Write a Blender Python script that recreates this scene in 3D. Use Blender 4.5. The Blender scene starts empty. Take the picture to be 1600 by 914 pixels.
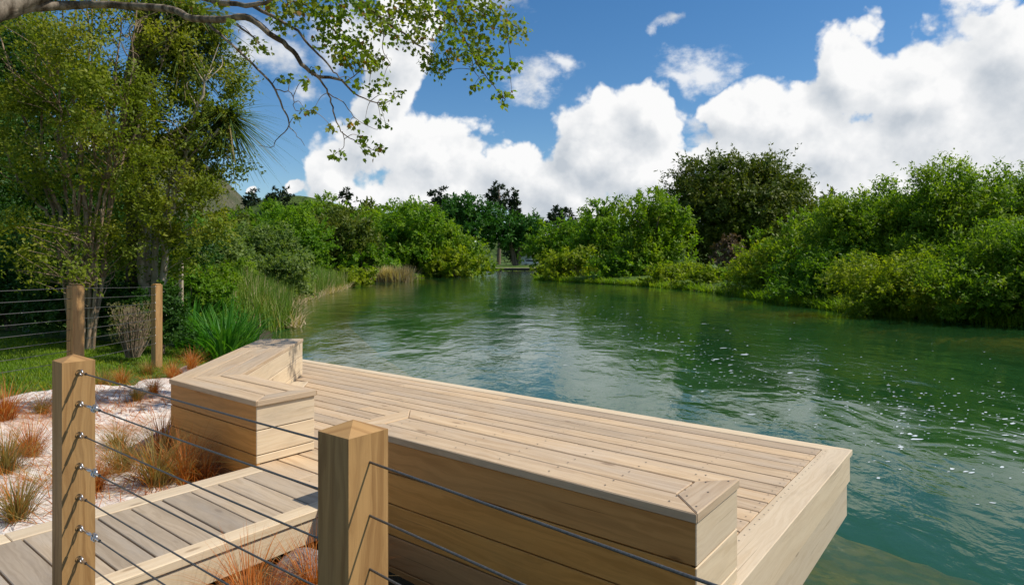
import bpy, bmesh, math, random
import numpy as np
from mathutils import Vector

# ------------------------------------------------------------------ frame of reference
SC = bpy.context.scene
COL = SC.collection
FPX, HOR, EYE = 985.0, 409.0, 2.2           # focal length in photo pixels, horizon row, eye height over the water
YAW = math.radians(38.2)
D1 = (math.cos(YAW), -math.sin(YAW))        # along the deck boards, towards the right
D2 = (math.sin(YAW), math.cos(YAW))         # across the deck, out over the river
DECK = 0.85
SUN = Vector((0.771, -0.072, 1.0)).normalized()

# ------------------------------------------------------------------ camera
cam = bpy.data.cameras.new('camera')
cam.sensor_width = 36.0
cam.lens = 36.0 * FPX / 1600.0
cam.shift_y = -(457.0 - HOR) / 1600.0
cam.clip_start = 0.05
cam.clip_end = 6000.0
camo = bpy.data.objects.new('camera', cam)
camo.location = (0, 0, EYE)
camo.rotation_euler = (math.radians(90), 0, 0)
COL.objects.link(camo)
SC.camera = camo

# ------------------------------------------------------------------ colour management
SC.view_settings.view_transform = 'Standard'
SC.view_settings.look = 'None'
SC.view_settings.gamma = 1.0
SC.view_settings.use_curve_mapping = False
SC.view_settings.exposure = 0.0
SC.cycles.max_bounces = 8
SC.cycles.diffuse_bounces = 3
SC.cycles.glossy_bounces = 3
SC.cycles.transmission_bounces = 4
SC.cycles.transparent_max_bounces = 8
SC.cycles.caustics_reflective = False
SC.cycles.caustics_refractive = False
SC.cycles.sample_clamp_indirect = 4.0


# ------------------------------------------------------------------ node helper
class NT:
    def __init__(self, tree):
        self.t = tree
        tree.nodes.clear()

    def n(self, kind, **kw):
        nd = self.t.nodes.new(kind)
        for k, v in kw.items():
            setattr(nd, k, v)
        return nd

    def put(self, sock, v):
        if isinstance(v, bpy.types.NodeSocket):
            self.t.links.new(v, sock)
        elif v is not None:
            if hasattr(sock.default_value, '__len__') and isinstance(v, (tuple, list)):
                n = len(sock.default_value)
                v = tuple(v) + ((1.0,) if n == 4 and len(v) == 3 else ())
            sock.default_value = v

    def m(self, op, a, b=None, c=None, clamp=False):
        nd = self.n('ShaderNodeMath', operation=op, use_clamp=clamp)
        for i, v in enumerate((a, b, c)):
            if v is not None:
                self.put(nd.inputs[i], v)
        return nd.outputs[0]

    def v(self, op, a, b=None, c=None, out=0):
        nd = self.n('ShaderNodeVectorMath', operation=op)
        for i, w in enumerate((a, b, c)):
            if w is not None:
                if op == 'SCALE' and i == 1:
                    self.put(nd.inputs['Scale'], w)
                else:
                    self.put(nd.inputs[i], w)
        return nd.outputs['Value'] if op in ('LENGTH', 'DOT_PRODUCT', 'DISTANCE') else nd.outputs[0]

    def mix(self, f, a, b, mode='MIX'):
        nd = self.n('ShaderNodeMix', data_type='RGBA', blend_type=mode)
        self.put(nd.inputs[0], f)
        self.put(nd.inputs[6], a)
        self.put(nd.inputs[7], b)
        return nd.outputs[2]

    def ramp(self, f, lo, hi, a=0.0, b=1.0):
        nd = self.n('ShaderNodeMapRange', interpolation_type='SMOOTHSTEP')
        for i, w in enumerate((f, lo, hi, a, b)):
            self.put(nd.inputs[i], w)
        return nd.outputs[0]

    def noise(self, vec, scale, detail=4.0, rough=0.55, dist=0.0):
        nd = self.n('ShaderNodeTexNoise')
        self.put(nd.inputs['Vector'], vec)
        self.put(nd.inputs['Scale'], scale)
        nd.inputs['Detail'].default_value = detail
        nd.inputs['Roughness'].default_value = rough
        nd.inputs['Distortion'].default_value = dist
        return nd.outputs[0]

    def voro(self, vec, scale, feature='F1', detail=0.0, rough=0.5, out=0):
        nd = self.n('ShaderNodeTexVoronoi', feature=feature)
        self.put(nd.inputs['Vector'], vec)
        self.put(nd.inputs['Scale'], scale)
        if 'Detail' in nd.inputs:
            nd.inputs['Detail'].default_value = detail
            nd.inputs['Roughness'].default_value = rough
        return nd.outputs[out]

    def xyz(self, vec):
        nd = self.n('ShaderNodeSeparateXYZ')
        self.put(nd.inputs[0], vec)
        return nd.outputs

    def comb(self, x, y, z):
        nd = self.n('ShaderNodeCombineXYZ')
        for i, w in enumerate((x, y, z)):
            self.put(nd.inputs[i], w)
        return nd.outputs[0]

    def bump(self, h, strength, distance, normal=None):
        nd = self.n('ShaderNodeBump')
        nd.inputs['Strength'].default_value = strength
        nd.inputs['Distance'].default_value = distance
        self.put(nd.inputs['Height'], h)
        if normal is not None:
            self.put(nd.inputs['Normal'], normal)
        return nd.outputs[0]


# ------------------------------------------------------------------ world: sky with cumulus
world = bpy.data.worlds.new('World')
SC.world = world
world.use_nodes = True
w = NT(world.node_tree)
sky = w.n('ShaderNodeTexSky', sky_type='NISHITA')
sky.sun_disc = False
sky.sun_elevation = math.asin(SUN.z)
sky.sun_rotation = math.atan2(SUN.x, SUN.y)
sky.air_density = 1.0
sky.dust_density = 0.4
sky.ozone_density = 2.5
hsv = w.n('ShaderNodeHueSaturation')
hsv.inputs['Saturation'].default_value = 1.30
hsv.inputs['Value'].default_value = 1.18
w.put(hsv.inputs['Color'], sky.outputs[0])
direction = w.n('ShaderNodeTexCoord').outputs['Generated']

# cloud banks: azimuth/elevation slopes of their lobes, written as (x, y, rx, ry)
LOBES = [
    # tall cloud left of centre and its long base
    (612, 95, 62, 70), (640, 40, 60, 50), (590, 160, 62, 60), (575, 232, 82, 62), (690, 250, 130, 66), (800, 275, 95, 62),
    (515, 288, 44, 36), (455, 306, 26, 16), (384, 298, 12, 10),
    # column in the middle
    (955, 235, 92, 92), (1015, 175, 52, 56), (925, 205, 45, 52), (1010, 270, 110, 74), (880, 300, 90, 52),
    # great bank on the right
    (1335, 105, 82, 74), (1440, 135, 110, 82), (1570, 80, 110, 96), (1230, 185, 112, 66), (1300, 235, 190, 84),
    (1500, 225, 190, 105), (1150, 175, 48, 38), (1180, 265, 120, 62), (1650, 160, 150, 140), (1420, 300, 260, 80),
    # low band along the skyline
    (560, 310, 100, 24), (690, 305, 130, 34), (900, 315, 90, 40), (1065, 290, 90, 44), (1110, 245, 50, 30), (1250, 300, 120, 40),
    # small ones
    (700, -160, 240, 90), (1250, -260, 260, 90), (250, -120, 200, 90), (100, 250, 160, 60),
]
c = LOBES
# thin torn wisps
WISPS = [(835, 122, 70, 34), (884, 98, 30, 20), (1098, 105, 62, 34), (1062, 130, 40, 22), (1040, 43, 30, 13), (768, 2, 60, 30), (550, 55, 130, 60),
         (430, 80, 90, 50), (1110, 225, 40, 30), (1085, 190, 40, 26), (475, 150, 40, 22)]


def cloud_density(d):
    s = w.xyz(d)
    yy = w.m('MAXIMUM', s[1], 0.12)
    q = w.comb(w.m('DIVIDE', s[0], yy), w.m('DIVIDE', s[2], yy), 0.0)
    warp = w.n('ShaderNodeTexNoise')
    w.put(warp.inputs['Vector'], d)
    warp.inputs['Scale'].default_value = 9.0
    warp.inputs['Detail'].default_value = 5.0
    wv = w.v('SUBTRACT', warp.outputs['Color'], (0.5, 0.5, 0.5))
    q = w.v('ADD', q, w.v('SCALE', wv, 0.10))
    best = None
    for (px, py, rx, ry) in c:
        cx, cz = (px - 800) / FPX, (HOR - py) / FPX
        ix, iz = FPX / rx, FPX / ry
        ln = w.v('LENGTH', w.v('MULTIPLY_ADD', q, (ix, iz, 0.0), (-cx * ix, -cz * iz, 0.0)))
        best = ln if best is None else w.m('SMOOTH_MIN', best, ln, 0.35)
    lobes = w.m('SUBTRACT', 1.36, best)
    low = w.m('MULTIPLY', w.m('SUBTRACT', w.noise(d, 2.3, 3.0), 0.52), 5.0)
    side = w.ramp(s[1], 0.45, 0.62)
    base = w.m('ADD', w.m('MULTIPLY', lobes, side), w.m('MULTIPLY', low, w.m('SUBTRACT', 1.0, side)))
    base = w.m('MAXIMUM', base, -1.2)
    dw = w.v('ADD', d, w.v('SCALE', wv, 0.045))
    puff = w.m('SUBTRACT', 0.42, w.voro(dw, 13.0, 'F1', 3.5, 0.55))
    fb = w.m('SUBTRACT', w.noise(d, 12.0, 9.0, 0.6), 0.5)
    f = w.m('ADD', base, w.m('ADD', w.m('MULTIPLY', puff, 0.55), w.m('MULTIPLY', fb, 0.85)))
    return f


f0 = cloud_density(direction)
f1 = cloud_density(w.v('NORMALIZE', w.v('ADD', direction, (0.022, 0.0, 0.028))))
alpha = w.ramp(f0, 0.0, 0.22)
lit = w.m('ADD', w.m('ADD', 0.62, w.m('MULTIPLY', w.m('SUBTRACT', w.noise(direction, 26.0, 6.0, 0.6), 0.5), 0.7)), w.m('MULTIPLY', w.m('SUBTRACT', f0, f1), 1.0))
grey = w.m('MULTIPLY', w.m('SUBTRACT', w.noise(direction, 5.0, 4.0), 0.45), 1.6)
lit = w.m('SUBTRACT', lit, w.m('MULTIPLY', w.m('MAXIMUM', grey, 0.0), 0.9))
# thin edges are bright
lit = w.m('ADD', lit, w.ramp(f0, 0.65, 0.1, 0.0, 0.30), clamp=True)
ws = w.xyz(direction)
wy = w.m('MAXIMUM', ws[1], 0.12)
wq = w.comb(w.m('DIVIDE', ws[0], wy), w.m('DIVIDE', ws[2], wy), 0.0)
wn = w.n('ShaderNodeTexNoise')
w.put(wn.inputs['Vector'], direction)
wn.inputs['Scale'].default_value = 14.0
wn.inputs['Detail'].default_value = 6.0
wq = w.v('ADD', wq, w.v('SCALE', w.v('SUBTRACT', wn.outputs['Color'], (0.5, 0.5, 0.5)), 0.09))
wb = None
for (px, py, rx, ry) in WISPS:
    ix, iz = FPX / rx, FPX / ry
    ln = w.v('LENGTH', w.v('MULTIPLY_ADD', wq, (ix, iz, 0.0), (-(px - 800) / FPX * ix, -(HOR - py) / FPX * iz, 0.0)))
    wb = ln if wb is None else w.m('SMOOTH_MIN', wb, ln, 0.3)
wf = w.m('ADD', w.m('SUBTRACT', 1.0, wb), w.m('MULTIPLY', w.m('SUBTRACT', w.noise(w.v('MULTIPLY', direction, (1.0, 1.0, 1.6)), 22.0, 8.0, 0.62), 0.5), 2.2))
alpha = w.m('MAXIMUM', alpha, w.m('MULTIPLY', w.ramp(wf, 0.0, 0.95), w.m('MULTIPLY', w.ramp(ws[1], 0.3, 0.5), 0.85)))
cloud_col = w.mix(lit, (5.4, 5.9, 6.5), (9.7, 9.7, 9.7))
final = w.mix(alpha, hsv.outputs[0], cloud_col)
bg = w.n('ShaderNodeBackground')
bg.inputs['Strength'].default_value = 0.10
w.put(bg.inputs['Color'], final)
wo = w.n('ShaderNodeOutputWorld')
w.put(wo.inputs['Surface'], bg.outputs[0])
world.cycles.sampling_method = 'MANUAL'
world.cycles.sample_map_resolution = 512

# ------------------------------------------------------------------ sun
sl = bpy.data.lights.new('sun', 'SUN')
sl.energy = 4.7
sl.angle = math.radians(0.5)
sl.color = (1.0, 0.95, 0.87)
so = bpy.data.objects.new('sun', sl)
so.rotation_euler = SUN.to_track_quat('Z', 'Y').to_euler()
so.location = (20, -5, 40)
COL.objects.link(so)


# ------------------------------------------------------------------ scene helpers
def at(px, py, Y):
    return Vector(((px - 800) / FPX * Y, Y, EYE + (HOR - py) / FPX * Y))


def on(px, py, z):
    Y = (EYE - z) * FPX / (py - HOR)
    return Vector(((px - 800) / FPX * Y, Y, z))


def W(a, b, z):
    return Vector((a * D1[0] + b * D2[0], a * D1[1] + b * D2[1], z))


def tag(o, label=None, cat=None, group=None, kind=None):
    if label:
        o['label'] = label
    if cat:
        o['category'] = cat
    if group:
        o['group'] = group
    if kind:
        o['kind'] = kind
    return o


def root(name, loc, label, cat, group=None, rz=0.0):
    o = bpy.data.objects.new(name, None)
    o.location = loc
    o.rotation_euler = (0, 0, rz)
    o.empty_display_size = 0.2
    COL.objects.link(o)
    return tag(o, label, cat, group)


def link(name, me, mat, parent=None, smooth=False):
    o = bpy.data.objects.new(name, me)
    if mat is not None:
        for mm in (mat if isinstance(mat, (list, tuple)) else [mat]):
            me.materials.append(mm)
    COL.objects.link(o)
    if parent is not None:
        o.parent = parent
    if smooth:
        me.polygons.foreach_set('use_smooth', np.ones(len(me.polygons), dtype=bool))
    return o


def world_off(o):
    v = Vector((0, 0, 0))
    while o is not None:
        v += o.location
        o = o.parent
    return v


def mesh_np(name, co, nper, faces_n, uv=None):
    """mesh of faces_n polygons with nper own vertices each"""
    me = bpy.data.meshes.new(name)
    n = faces_n * nper
    me.vertices.add(n)
    me.vertices.foreach_set('co', np.ascontiguousarray(co, dtype=np.float32).ravel())
    me.loops.add(n)
    me.loops.foreach_set('vertex_index', np.arange(n, dtype=np.int32))
    me.polygons.add(faces_n)
    me.polygons.foreach_set('loop_start', np.arange(0, n, nper, dtype=np.int32))
    me.update(calc_edges=True)
    return me


def mesh_idx(name, co, quads):
    me = bpy.data.meshes.new(name)
    co = np.asarray(co, dtype=np.float32)
    quads = np.asarray(quads, dtype=np.int32)
    me.vertices.add(len(co))
    me.vertices.foreach_set('co', co.ravel())
    k = quads.shape[1]
    me.loops.add(quads.size)
    me.loops.foreach_set('vertex_index', quads.ravel())
    me.polygons.add(len(quads))
    me.polygons.foreach_set('loop_start', np.arange(0, quads.size, k, dtype=np.int32))
    me.update(calc_edges=True)
    return me


def unit(v):
    return v / np.maximum(np.linalg.norm(v, axis=-1, keepdims=True), 1e-9)


# ------------------------------------------------------------------ materials
def new_mat(name):
    m = bpy.data.materials.new(name)
    m.use_nodes = True
    return m, NT(m.node_tree)


def finish(t, shader, disp=None):
    o = t.n('ShaderNodeOutputMaterial')
    t.put(o.inputs['Surface'], shader)


def principled(t, col, rough=0.6, metal=0.0, normal=None, spec=0.4):
    p = t.n('ShaderNodeBsdfPrincipled')
    t.put(p.inputs['Base Color'], col)
    t.put(p.inputs['Roughness'], rough)
    t.put(p.inputs['Metallic'], metal)
    t.put(p.inputs['Specular IOR Level'], spec)
    if normal is not None:
        t.put(p.inputs['Normal'], normal)
    return p.outputs[0]


def wood(name, light, dark, grey=(0.34, 0.31, 0.28), grey_amt=0.35, knots=0.6, streak=0.55, rough=0.62):
    m, t = new_mat(name)
    uv = t.n('ShaderNodeUVMap').outputs[0]
    rnd = t.n('ShaderNodeNewGeometry').outputs['Random Per Island']
    off = t.comb(t.m('MULTIPLY', rnd, 37.0), t.m('MULTIPLY', rnd, 11.0), 0.0)
    p = t.v('ADD', uv, off)
    wob = t.noise(t.v('MULTIPLY', p, (1.6, 9.0, 1.0)), 1.0, 3.0)
    s = t.xyz(p)
    gv = t.comb(t.m('MULTIPLY', s[0], 1.3), t.m('ADD', t.m('MULTIPLY', s[1], 46.0), t.m('MULTIPLY', wob, 7.0)), 0.0)
    grain = t.noise(gv, 1.0, 5.0, 0.6)
    fine = t.noise(t.v('MULTIPLY', p, (9.0, 420.0, 1.0)), 1.0, 3.0, 0.6)
    broad = t.noise(t.v('MULTIPLY', p, (1.1, 5.0, 1.0)), 1.0, 4.0, 0.6)
    g = t.ramp(grain, 0.36, 0.68)
    col = t.mix(t.m('MULTIPLY', g, streak), light, dark)
    col = t.mix(t.m('MULTIPLY', t.ramp(broad, 0.42, 0.72), grey_amt), col, grey)
    ck = t.noise(t.v('MULTIPLY', p, (0.9, 55.0, 1.0)), 1.0, 2.0, 0.5)
    col = t.mix(t.m('MULTIPLY', t.ramp(ck, 0.715, 0.75), 0.55), col, (dark[0] * 0.35, dark[1] * 0.3, dark[2] * 0.28))
    kd = t.voro(t.v('MULTIPLY', p, (2.0, 6.2, 1.0)), 1.0)
    kn = t.ramp(kd, 0.045, 0.10, 1.0, 0.0)
    halo = t.ramp(kd, 0.06, 0.26, 1.0, 0.0)
    col = t.mix(t.m('MULTIPLY', halo, 0.30 * knots), col, dark)
    col = t.mix(t.m('MULTIPLY', kn, 0.75 * knots), col, (dark[0] * 0.32, dark[1] * 0.26, dark[2] * 0.24))
    stain = t.ramp(t.noise(t.v('MULTIPLY', p, (0.7, 2.0, 1.0)), 1.7, 6.0, 0.65), 0.52, 0.70)
    tone = t.m('MULTIPLY', t.m('ADD', 0.80, t.m('MULTIPLY', rnd, 0.34)), t.m('SUBTRACT', 1.0, t.m('MULTIPLY', stain, 0.16)))
    tone = t.m('MULTIPLY', tone, t.m('ADD', 0.86, t.m('MULTIPLY', fine, 0.28)))
    hs = t.n('ShaderNodeHueSaturation')
    t.put(hs.inputs['Color'], col)
    t.put(hs.inputs['Value'], tone)
    t.put(hs.inputs['Saturation'], t.m('ADD', 0.93, t.m('MULTIPLY', rnd, 0.12)))
    nrm = t.bump(t.m('ADD', t.m('MULTIPLY', grain, 0.6), t.m('MULTIPLY', fine, 0.5)), 0.35, 0.004)
    finish(t, principled(t, hs.outputs[0], rough, 0.0, nrm, 0.3))
    return m


def leafmat(name, a, b, cc=None, trans=0.45, clump=1.2, rough=0.5, amt=0.6, spec=0.18, dead=None, dead_p=0.0):
    """two-tone leaves: each leaf its own tone, each bough drifting towards a third tone"""
    m, t = new_mat(name)
    geo = t.n('ShaderNodeNewGeometry')
    rnd = geo.outputs['Random Per Island']
    pos = t.n('ShaderNodeTexCoord').outputs['Object']
    col = t.mix(t.m('ADD', t.m('MULTIPLY', rnd, 0.55), 0.2), a, b)
    if cc is not None:
        col = t.mix(t.m('MULTIPLY', t.ramp(t.noise(pos, clump, 3.0), 0.42, 0.66), amt), col, cc)
    if dead is not None:
        r2 = t.m('FRACT', t.m('MULTIPLY', rnd, 53.7))
        col = t.mix(t.m('LESS_THAN', r2, dead_p), col, dead)
    p = principled(t, col, rough, 0.0, None, spec)
    tr = t.n('ShaderNodeBsdfTranslucent')
    t.put(tr.inputs['Color'], t.mix(0.5, col, (0.55, 0.75, 0.12), 'MULTIPLY') if False else
          t.mix(1.0, col, (1.55, 1.65, 0.5), 'MULTIPLY'))
    ms = t.n('ShaderNodeMixShader')
    ms.inputs[0].default_value = trans
    t.put(ms.inputs[1], p)
    t.put(ms.inputs[2], tr.outputs[0])
    finish(t, ms.outputs[0])
    return m


def bark(name, a, b, scale=9.0):
    m, t = new_mat(name)
    pos = t.n('ShaderNodeTexCoord').outputs['Object']
    st = t.v('MULTIPLY', pos, (1.0, 1.0, 0.25))
    n1 = t.noise(st, scale * 2.2, 6.0, 0.65)
    n2 = t.noise(pos, scale * 0.45, 3.0)
    col = t.mix(t.ramp(n1, 0.35, 0.68), a, b)
    col = t.mix(t.m('MULTIPLY', t.ramp(n2, 0.5, 0.7), 0.5), col, (0.10, 0.11, 0.06))
    finish(t, principled(t, col, 0.85, 0.0, t.bump(n1, 0.6, 0.02), 0.2))
    return m


def plain(name, col, rough=0.6, metal=0.0, var=0.15, scale=8.0, spec=0.4, bump=0.0):
    m, t = new_mat(name)
    pos = t.n('ShaderNodeTexCoord').outputs['Object']
    n1 = t.noise(pos, scale, 5.0, 0.6)
    k = t.ramp(n1, 0.3, 0.7)
    cc = t.mix(k, tuple(x * (1 - var) for x in col), tuple(min(1, x * (1 + var)) for x in col))
    finish(t, principled(t, cc, rough, metal, t.bump(n1, bump, 0.01) if bump else None, spec))
    return m


M_DECK = wood('weathered_decking', (0.58, 0.425, 0.262), (0.40, 0.255, 0.135), (0.45, 0.375, 0.295), 0.4, 0.7, 0.65)
M_TRIM = wood('pine_trim_lit_cladding', (0.61, 0.485, 0.325), (0.48, 0.345, 0.205), (0.60, 0.49, 0.36), 0.30, 0.7, 0.5)  # trim boards, and the pale sunlit copy of the bench cladding
M_PANEL_SHADE = wood('pine_cladding_shade', (0.57, 0.275, 0.080), (0.34, 0.145, 0.034), (0.46, 0.25, 0.085), 0.35, 0.8, 0.5)  # same cladding with shade put into its colour, for faces away from the sun
M_WALK = wood('grey_boardwalk', (0.45, 0.35, 0.24), (0.28, 0.205, 0.13), (0.40, 0.345, 0.28), 0.6, 0.4, 0.6)
M_POST = wood('treated_post', (0.44, 0.25, 0.092), (0.25, 0.125, 0.04), (0.33, 0.21, 0.09), 0.5, 0.25, 0.9)
M_SCREW = plain('screw_steel', (0.09, 0.07, 0.06), 0.5, 0.4)
M_CABLE = plain('wire_rope', (0.13, 0.125, 0.115), 0.45, 0.6, 0.3, 300.0)
M_STEEL = plain('polished_steel', (0.62, 0.61, 0.60), 0.28, 0.95, 0.1, 60.0)
M_DARK = plain('dark_framing', (0.05, 0.04, 0.03), 0.9)

# ------------------------------------------------------------------ the lie of the land
RIVER = np.array([
    (60, -42), (6.57, -1.35), (2.1, 2.67), (0.24, 5.16), (-1.48, 7.0), (-3.2, 9.3), (-4.6, 12.5), (-6.6, 17.2), (-8.6, 22.5),
    (-10.4, 27.5), (-12, 35), (-13.9, 50), (-16, 66), (-14, 82), (-6.5, 98), (-6.5, 125), (-8, 150), (-9, 156),
    (9, 156), (6.5, 140), (3.6, 92), (3.2, 77), (8.4, 64), (12.2, 57), (14.6, 44), (14.6, 33), (15.0, 26.5), (17.6, 21),
    (30, 10), (90, -42)], dtype=float)


def river_dist(x, y):
    """distance to the shoreline, negative in the river"""
    x = np.asarray(x, float)
    y = np.asarray(y, float)
    best = np.full(x.shape, 1e9)
    inside = np.zeros(x.shape, bool)
    n = len(RIVER)
    for i in range(n):
        ax, ay = RIVER[i]
        bx, by = RIVER[(i + 1) % n]
        dx, dy = bx - ax, by - ay
        t = np.clip(((x - ax) * dx + (y - ay) * dy) / (dx * dx + dy * dy), 0, 1)
        best = np.minimum(best, np.hypot(x - ax - t * dx, y - ay - t * dy))
        cond = ((ay > y) != (by > y))
        with np.errstate(divide='ignore', invalid='ignore'):
            xi = (bx - ax) * (y - ay) / (by - ay if by != ay else 1e-9) + ax
        inside ^= cond & (x < xi)
    return np.where(inside, -best, best)


def sstep(a, b, x):
    t = np.clip((x - a) / (b - a), 0, 1)
    return t * t * (3 - 2 * t)


def height(x, y):
    x = np.asarray(x, float)
    y = np.asarray(y, float)
    d = river_dist(x, y)
    land = 0.80 * (1 - np.exp(-np.maximum(d, 0) * 0.62))
    land = land + 0.5 * sstep(40, 160, np.hypot(x, y)) * sstep(0, 8, d)
    land = land + 0.05 * np.sin(x * 0.7 + 1.3) * np.sin(y * 0.5) * sstep(0.5, 3, d)
    dd = np.maximum(-d, 0)
    bed = -0.14 * np.minimum(dd, 3.0) - 2.4 * sstep(2.75, 4.8, dd)
    return np.where(d > 0, land, bed)


def gz(x, y):
    return float(height(np.array([x]), np.array([y]))[0])


def grid_mesh(name, xs, ys, hf):
    X, Y = np.meshgrid(xs, ys)
    Z = hf(X, Y)
    co = np.stack([X, Y, Z], -1).reshape(-1, 3)
    nx, ny = len(xs), len(ys)
    i = np.arange(nx - 1)[None, :] + (np.arange(ny - 1) * nx)[:, None]
    q = np.stack([i, i + 1, i + 1 + nx, i + nx], -1).reshape(-1, 4)
    return mesh_idx(name, co, q)


xs = np.unique(np.concatenate([np.linspace(-14, 20, 150), np.sinh(np.linspace(-5.2, 5.2, 150)) * 22]))
ys = np.unique(np.concatenate([np.linspace(-3, 30, 150), np.sinh(np.linspace(-3.2, 5.3, 170)) * 18]))
gm, t = new_mat('ground_soil_and_grass')
pos = t.n('ShaderNodeNewGeometry').outputs['Position']
zz = t.xyz(pos)
n1 = t.noise(pos, 1.3, 6.0, 0.6)
n2 = t.noise(pos, 14.0, 5.0, 0.65)
grass = t.mix(t.ramp(n1, 0.35, 0.65), (0.055, 0.105, 0.018), (0.11, 0.16, 0.03))
grass = t.mix(t.m('MULTIPLY', t.ramp(n2, 0.4, 0.7), 0.6), grass, (0.035, 0.07, 0.012))
soil = t.mix(n2, (0.028, 0.026, 0.013), (0.075, 0.060, 0.032))
bed = t.mix(t.ramp(n1, 0.3, 0.7), (0.22, 0.13, 0.02), (0.42, 0.25, 0.05))
bed = t.mix(t.m('MULTIPLY', t.ramp(t.noise(pos, 5.0, 5.0), 0.45, 0.6), 0.5), bed, (0.05, 0.055, 0.015))
deep = t.ramp(zz[2], -0.42, -1.0)
bed = t.mix(deep, bed, (0.012, 0.06, 0.03))
near = t.m('MULTIPLY', t.ramp(zz[0], -4.6, -3.9), t.ramp(zz[1], 11.0, 9.0))
col = t.mix(t.m('MULTIPLY', t.ramp(zz[2], 0.20, 0.55), t.m('SUBTRACT', 1.0, near)), soil, grass)
col = t.mix(t.ramp(zz[2], -0.01, -0.16), col, bed)
finish(t, principled(t, col, 0.9, 0.0, t.bump(n2, 0.5, 0.03), 0.15))
tag(link('ground', grid_mesh('ground', xs, ys, height), gm, smooth=True), 'grassy river banks and brown riverbed', kind='structure')

# river surface
wm, t = new_mat('river_water')
pos = t.n('ShaderNodeNewGeometry').outputs['Position']
flow = t.v('MULTIPLY', pos, (1.0, 0.62, 1.0))
patch = t.noise(pos, 0.16, 4.0, 0.6, 0.6)
lane = t.noise(t.v('MULTIPLY', pos, (0.55, 0.16, 1.0)), 0.6, 4.0, 0.6, 1.0)
calm = t.ramp(t.m('ADD', t.m('MULTIPLY', patch, 0.5), t.m('MULTIPLY', lane, 0.5)), 0.40, 0.60)
big = t.noise(flow, 0.9, 3.0, 0.5, 0.5)
mid = t.noise(flow, 3.2, 3.0, 0.55, 0.7)
small = t.noise(flow, 11.0, 3.0, 0.55, 0.3)
hgt = t.m('ADD', t.m('MULTIPLY', big, 0.034), t.m('MULTIPLY', t.m('ADD', t.m('MULTIPLY', mid, 0.014), t.m('MULTIPLY', small, 0.0042)),
                                             t.m('ADD', 0.25, t.m('MULTIPLY', calm, 1.0))))
nrm = t.bump(hgt, 1.0, 1.0)
fr = t.n('ShaderNodeFresnel')
fr.inputs['IOR'].default_value = 1.33
t.put(fr.inputs['Normal'], nrm)
gl = t.n('ShaderNodeBsdfGlossy')
gl.inputs['Roughness'].default_value = 0.06
gl.inputs['Color'].default_value = (0.92, 0.97, 1.0, 1)
t.put(gl.inputs['Normal'], nrm)
df = t.n('ShaderNodeBsdfDiffuse')
t.put(df.inputs['Color'], t.mix(patch, (0.030, 0.135, 0.030), (0.036, 0.160, 0.048)))
trn = t.n('ShaderNodeBsdfTransparent')
trn.inputs['Color'].default_value = (0.66, 0.70, 0.36, 1)
body = t.n('ShaderNodeMixShader')
body.inputs[0].default_value = 0.33
t.put(body.inputs[1], trn.outputs[0])
t.put(body.inputs[2], df.outputs[0])
surf = t.n('ShaderNodeMixShader')
t.put(surf.inputs[0], fr.outputs[0])
t.put(surf.inputs[1], body.outputs[0])
t.put(surf.inputs[2], gl.outputs[0])
finish(t, surf.outputs[0])
bmw = mesh_idx('water', [(-26, -45, 0), (95, -45, 0), (95, 166, 0), (-26, 166, 0)], [(0, 1, 2, 3)])
tag(link('water', bmw, wm), 'green river water with ripples', kind='structure')

# sand garden beside the boardwalk
sm, t = new_mat('white_pumice_sand')
pos = t.n('ShaderNodeNewGeometry').outputs['Position']
n1 = t.noise(pos, 2.0, 6.0, 0.6)
n2 = t.noise(pos, 40.0, 5.0, 0.7)
n3 = t.noise(t.v('MULTIPLY', pos, (1.0, 2.2, 1.0)), 7.0, 5.0, 0.65, 0.8)
col = t.mix(n2, (0.69, 0.61, 0.53), (0.85, 0.79, 0.71))
col = t.mix(t.m('MULTIPLY', t.ramp(n1, 0.42, 0.66), 0.7), col, (0.50, 0.33, 0.23))
col = t.mix(t.m('MULTIPLY', t.ramp(n3, 0.56, 0.66), 0.6), col, (0.33, 0.21, 0.13))
finish(t, principled(t, col, 0.95, 0.0, t.bump(t.m('ADD', n2, t.m('MULTIPLY', n3, 1.5)), 0.6, 0.02), 0.1))


def sand_h(x, y):
    edge = -5.45 + 0.22 * np.sin(y * 1.7) + 0.15 * np.sin(y * 4.1 + 1) + 0.35 * sstep(7, 10, y)
    a = x * D1[0] + y * D1[1]
    mask = sstep(0, 0.35, x - edge) * sstep(10.4, 9.6, y + 0.2 * np.sin(x * 3)) * sstep(0.02, 0.2, height(x, y)) * sstep(3.70, 3.95, -a)
    lump = 0.05 * np.sin(x * 2.3 + y * 1.1) * np.cos(y * 1.9 - x * 0.6) + 0.022 * np.sin(x * 6.1 + 1) * np.sin(y * 5.3) \
        + 0.012 * np.sin(x * 13 + y * 7) * np.sin(y * 12 - x * 5)
    return height(x, y) + np.where(mask > 0, -0.06 + mask * (0.125 + np.maximum(lump, -0.035)), -0.06)


tag(link('sand', grid_mesh('sand', np.linspace(-6.2, 1.2, 110), np.linspace(-1.5, 11, 180), sand_h), sm, smooth=True),
    'pale pumice sand garden', kind='structure')


def sz(x, y):
    return float(max(sand_h(np.array([x]), np.array([y]))[0], gz(x, y)))


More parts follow.
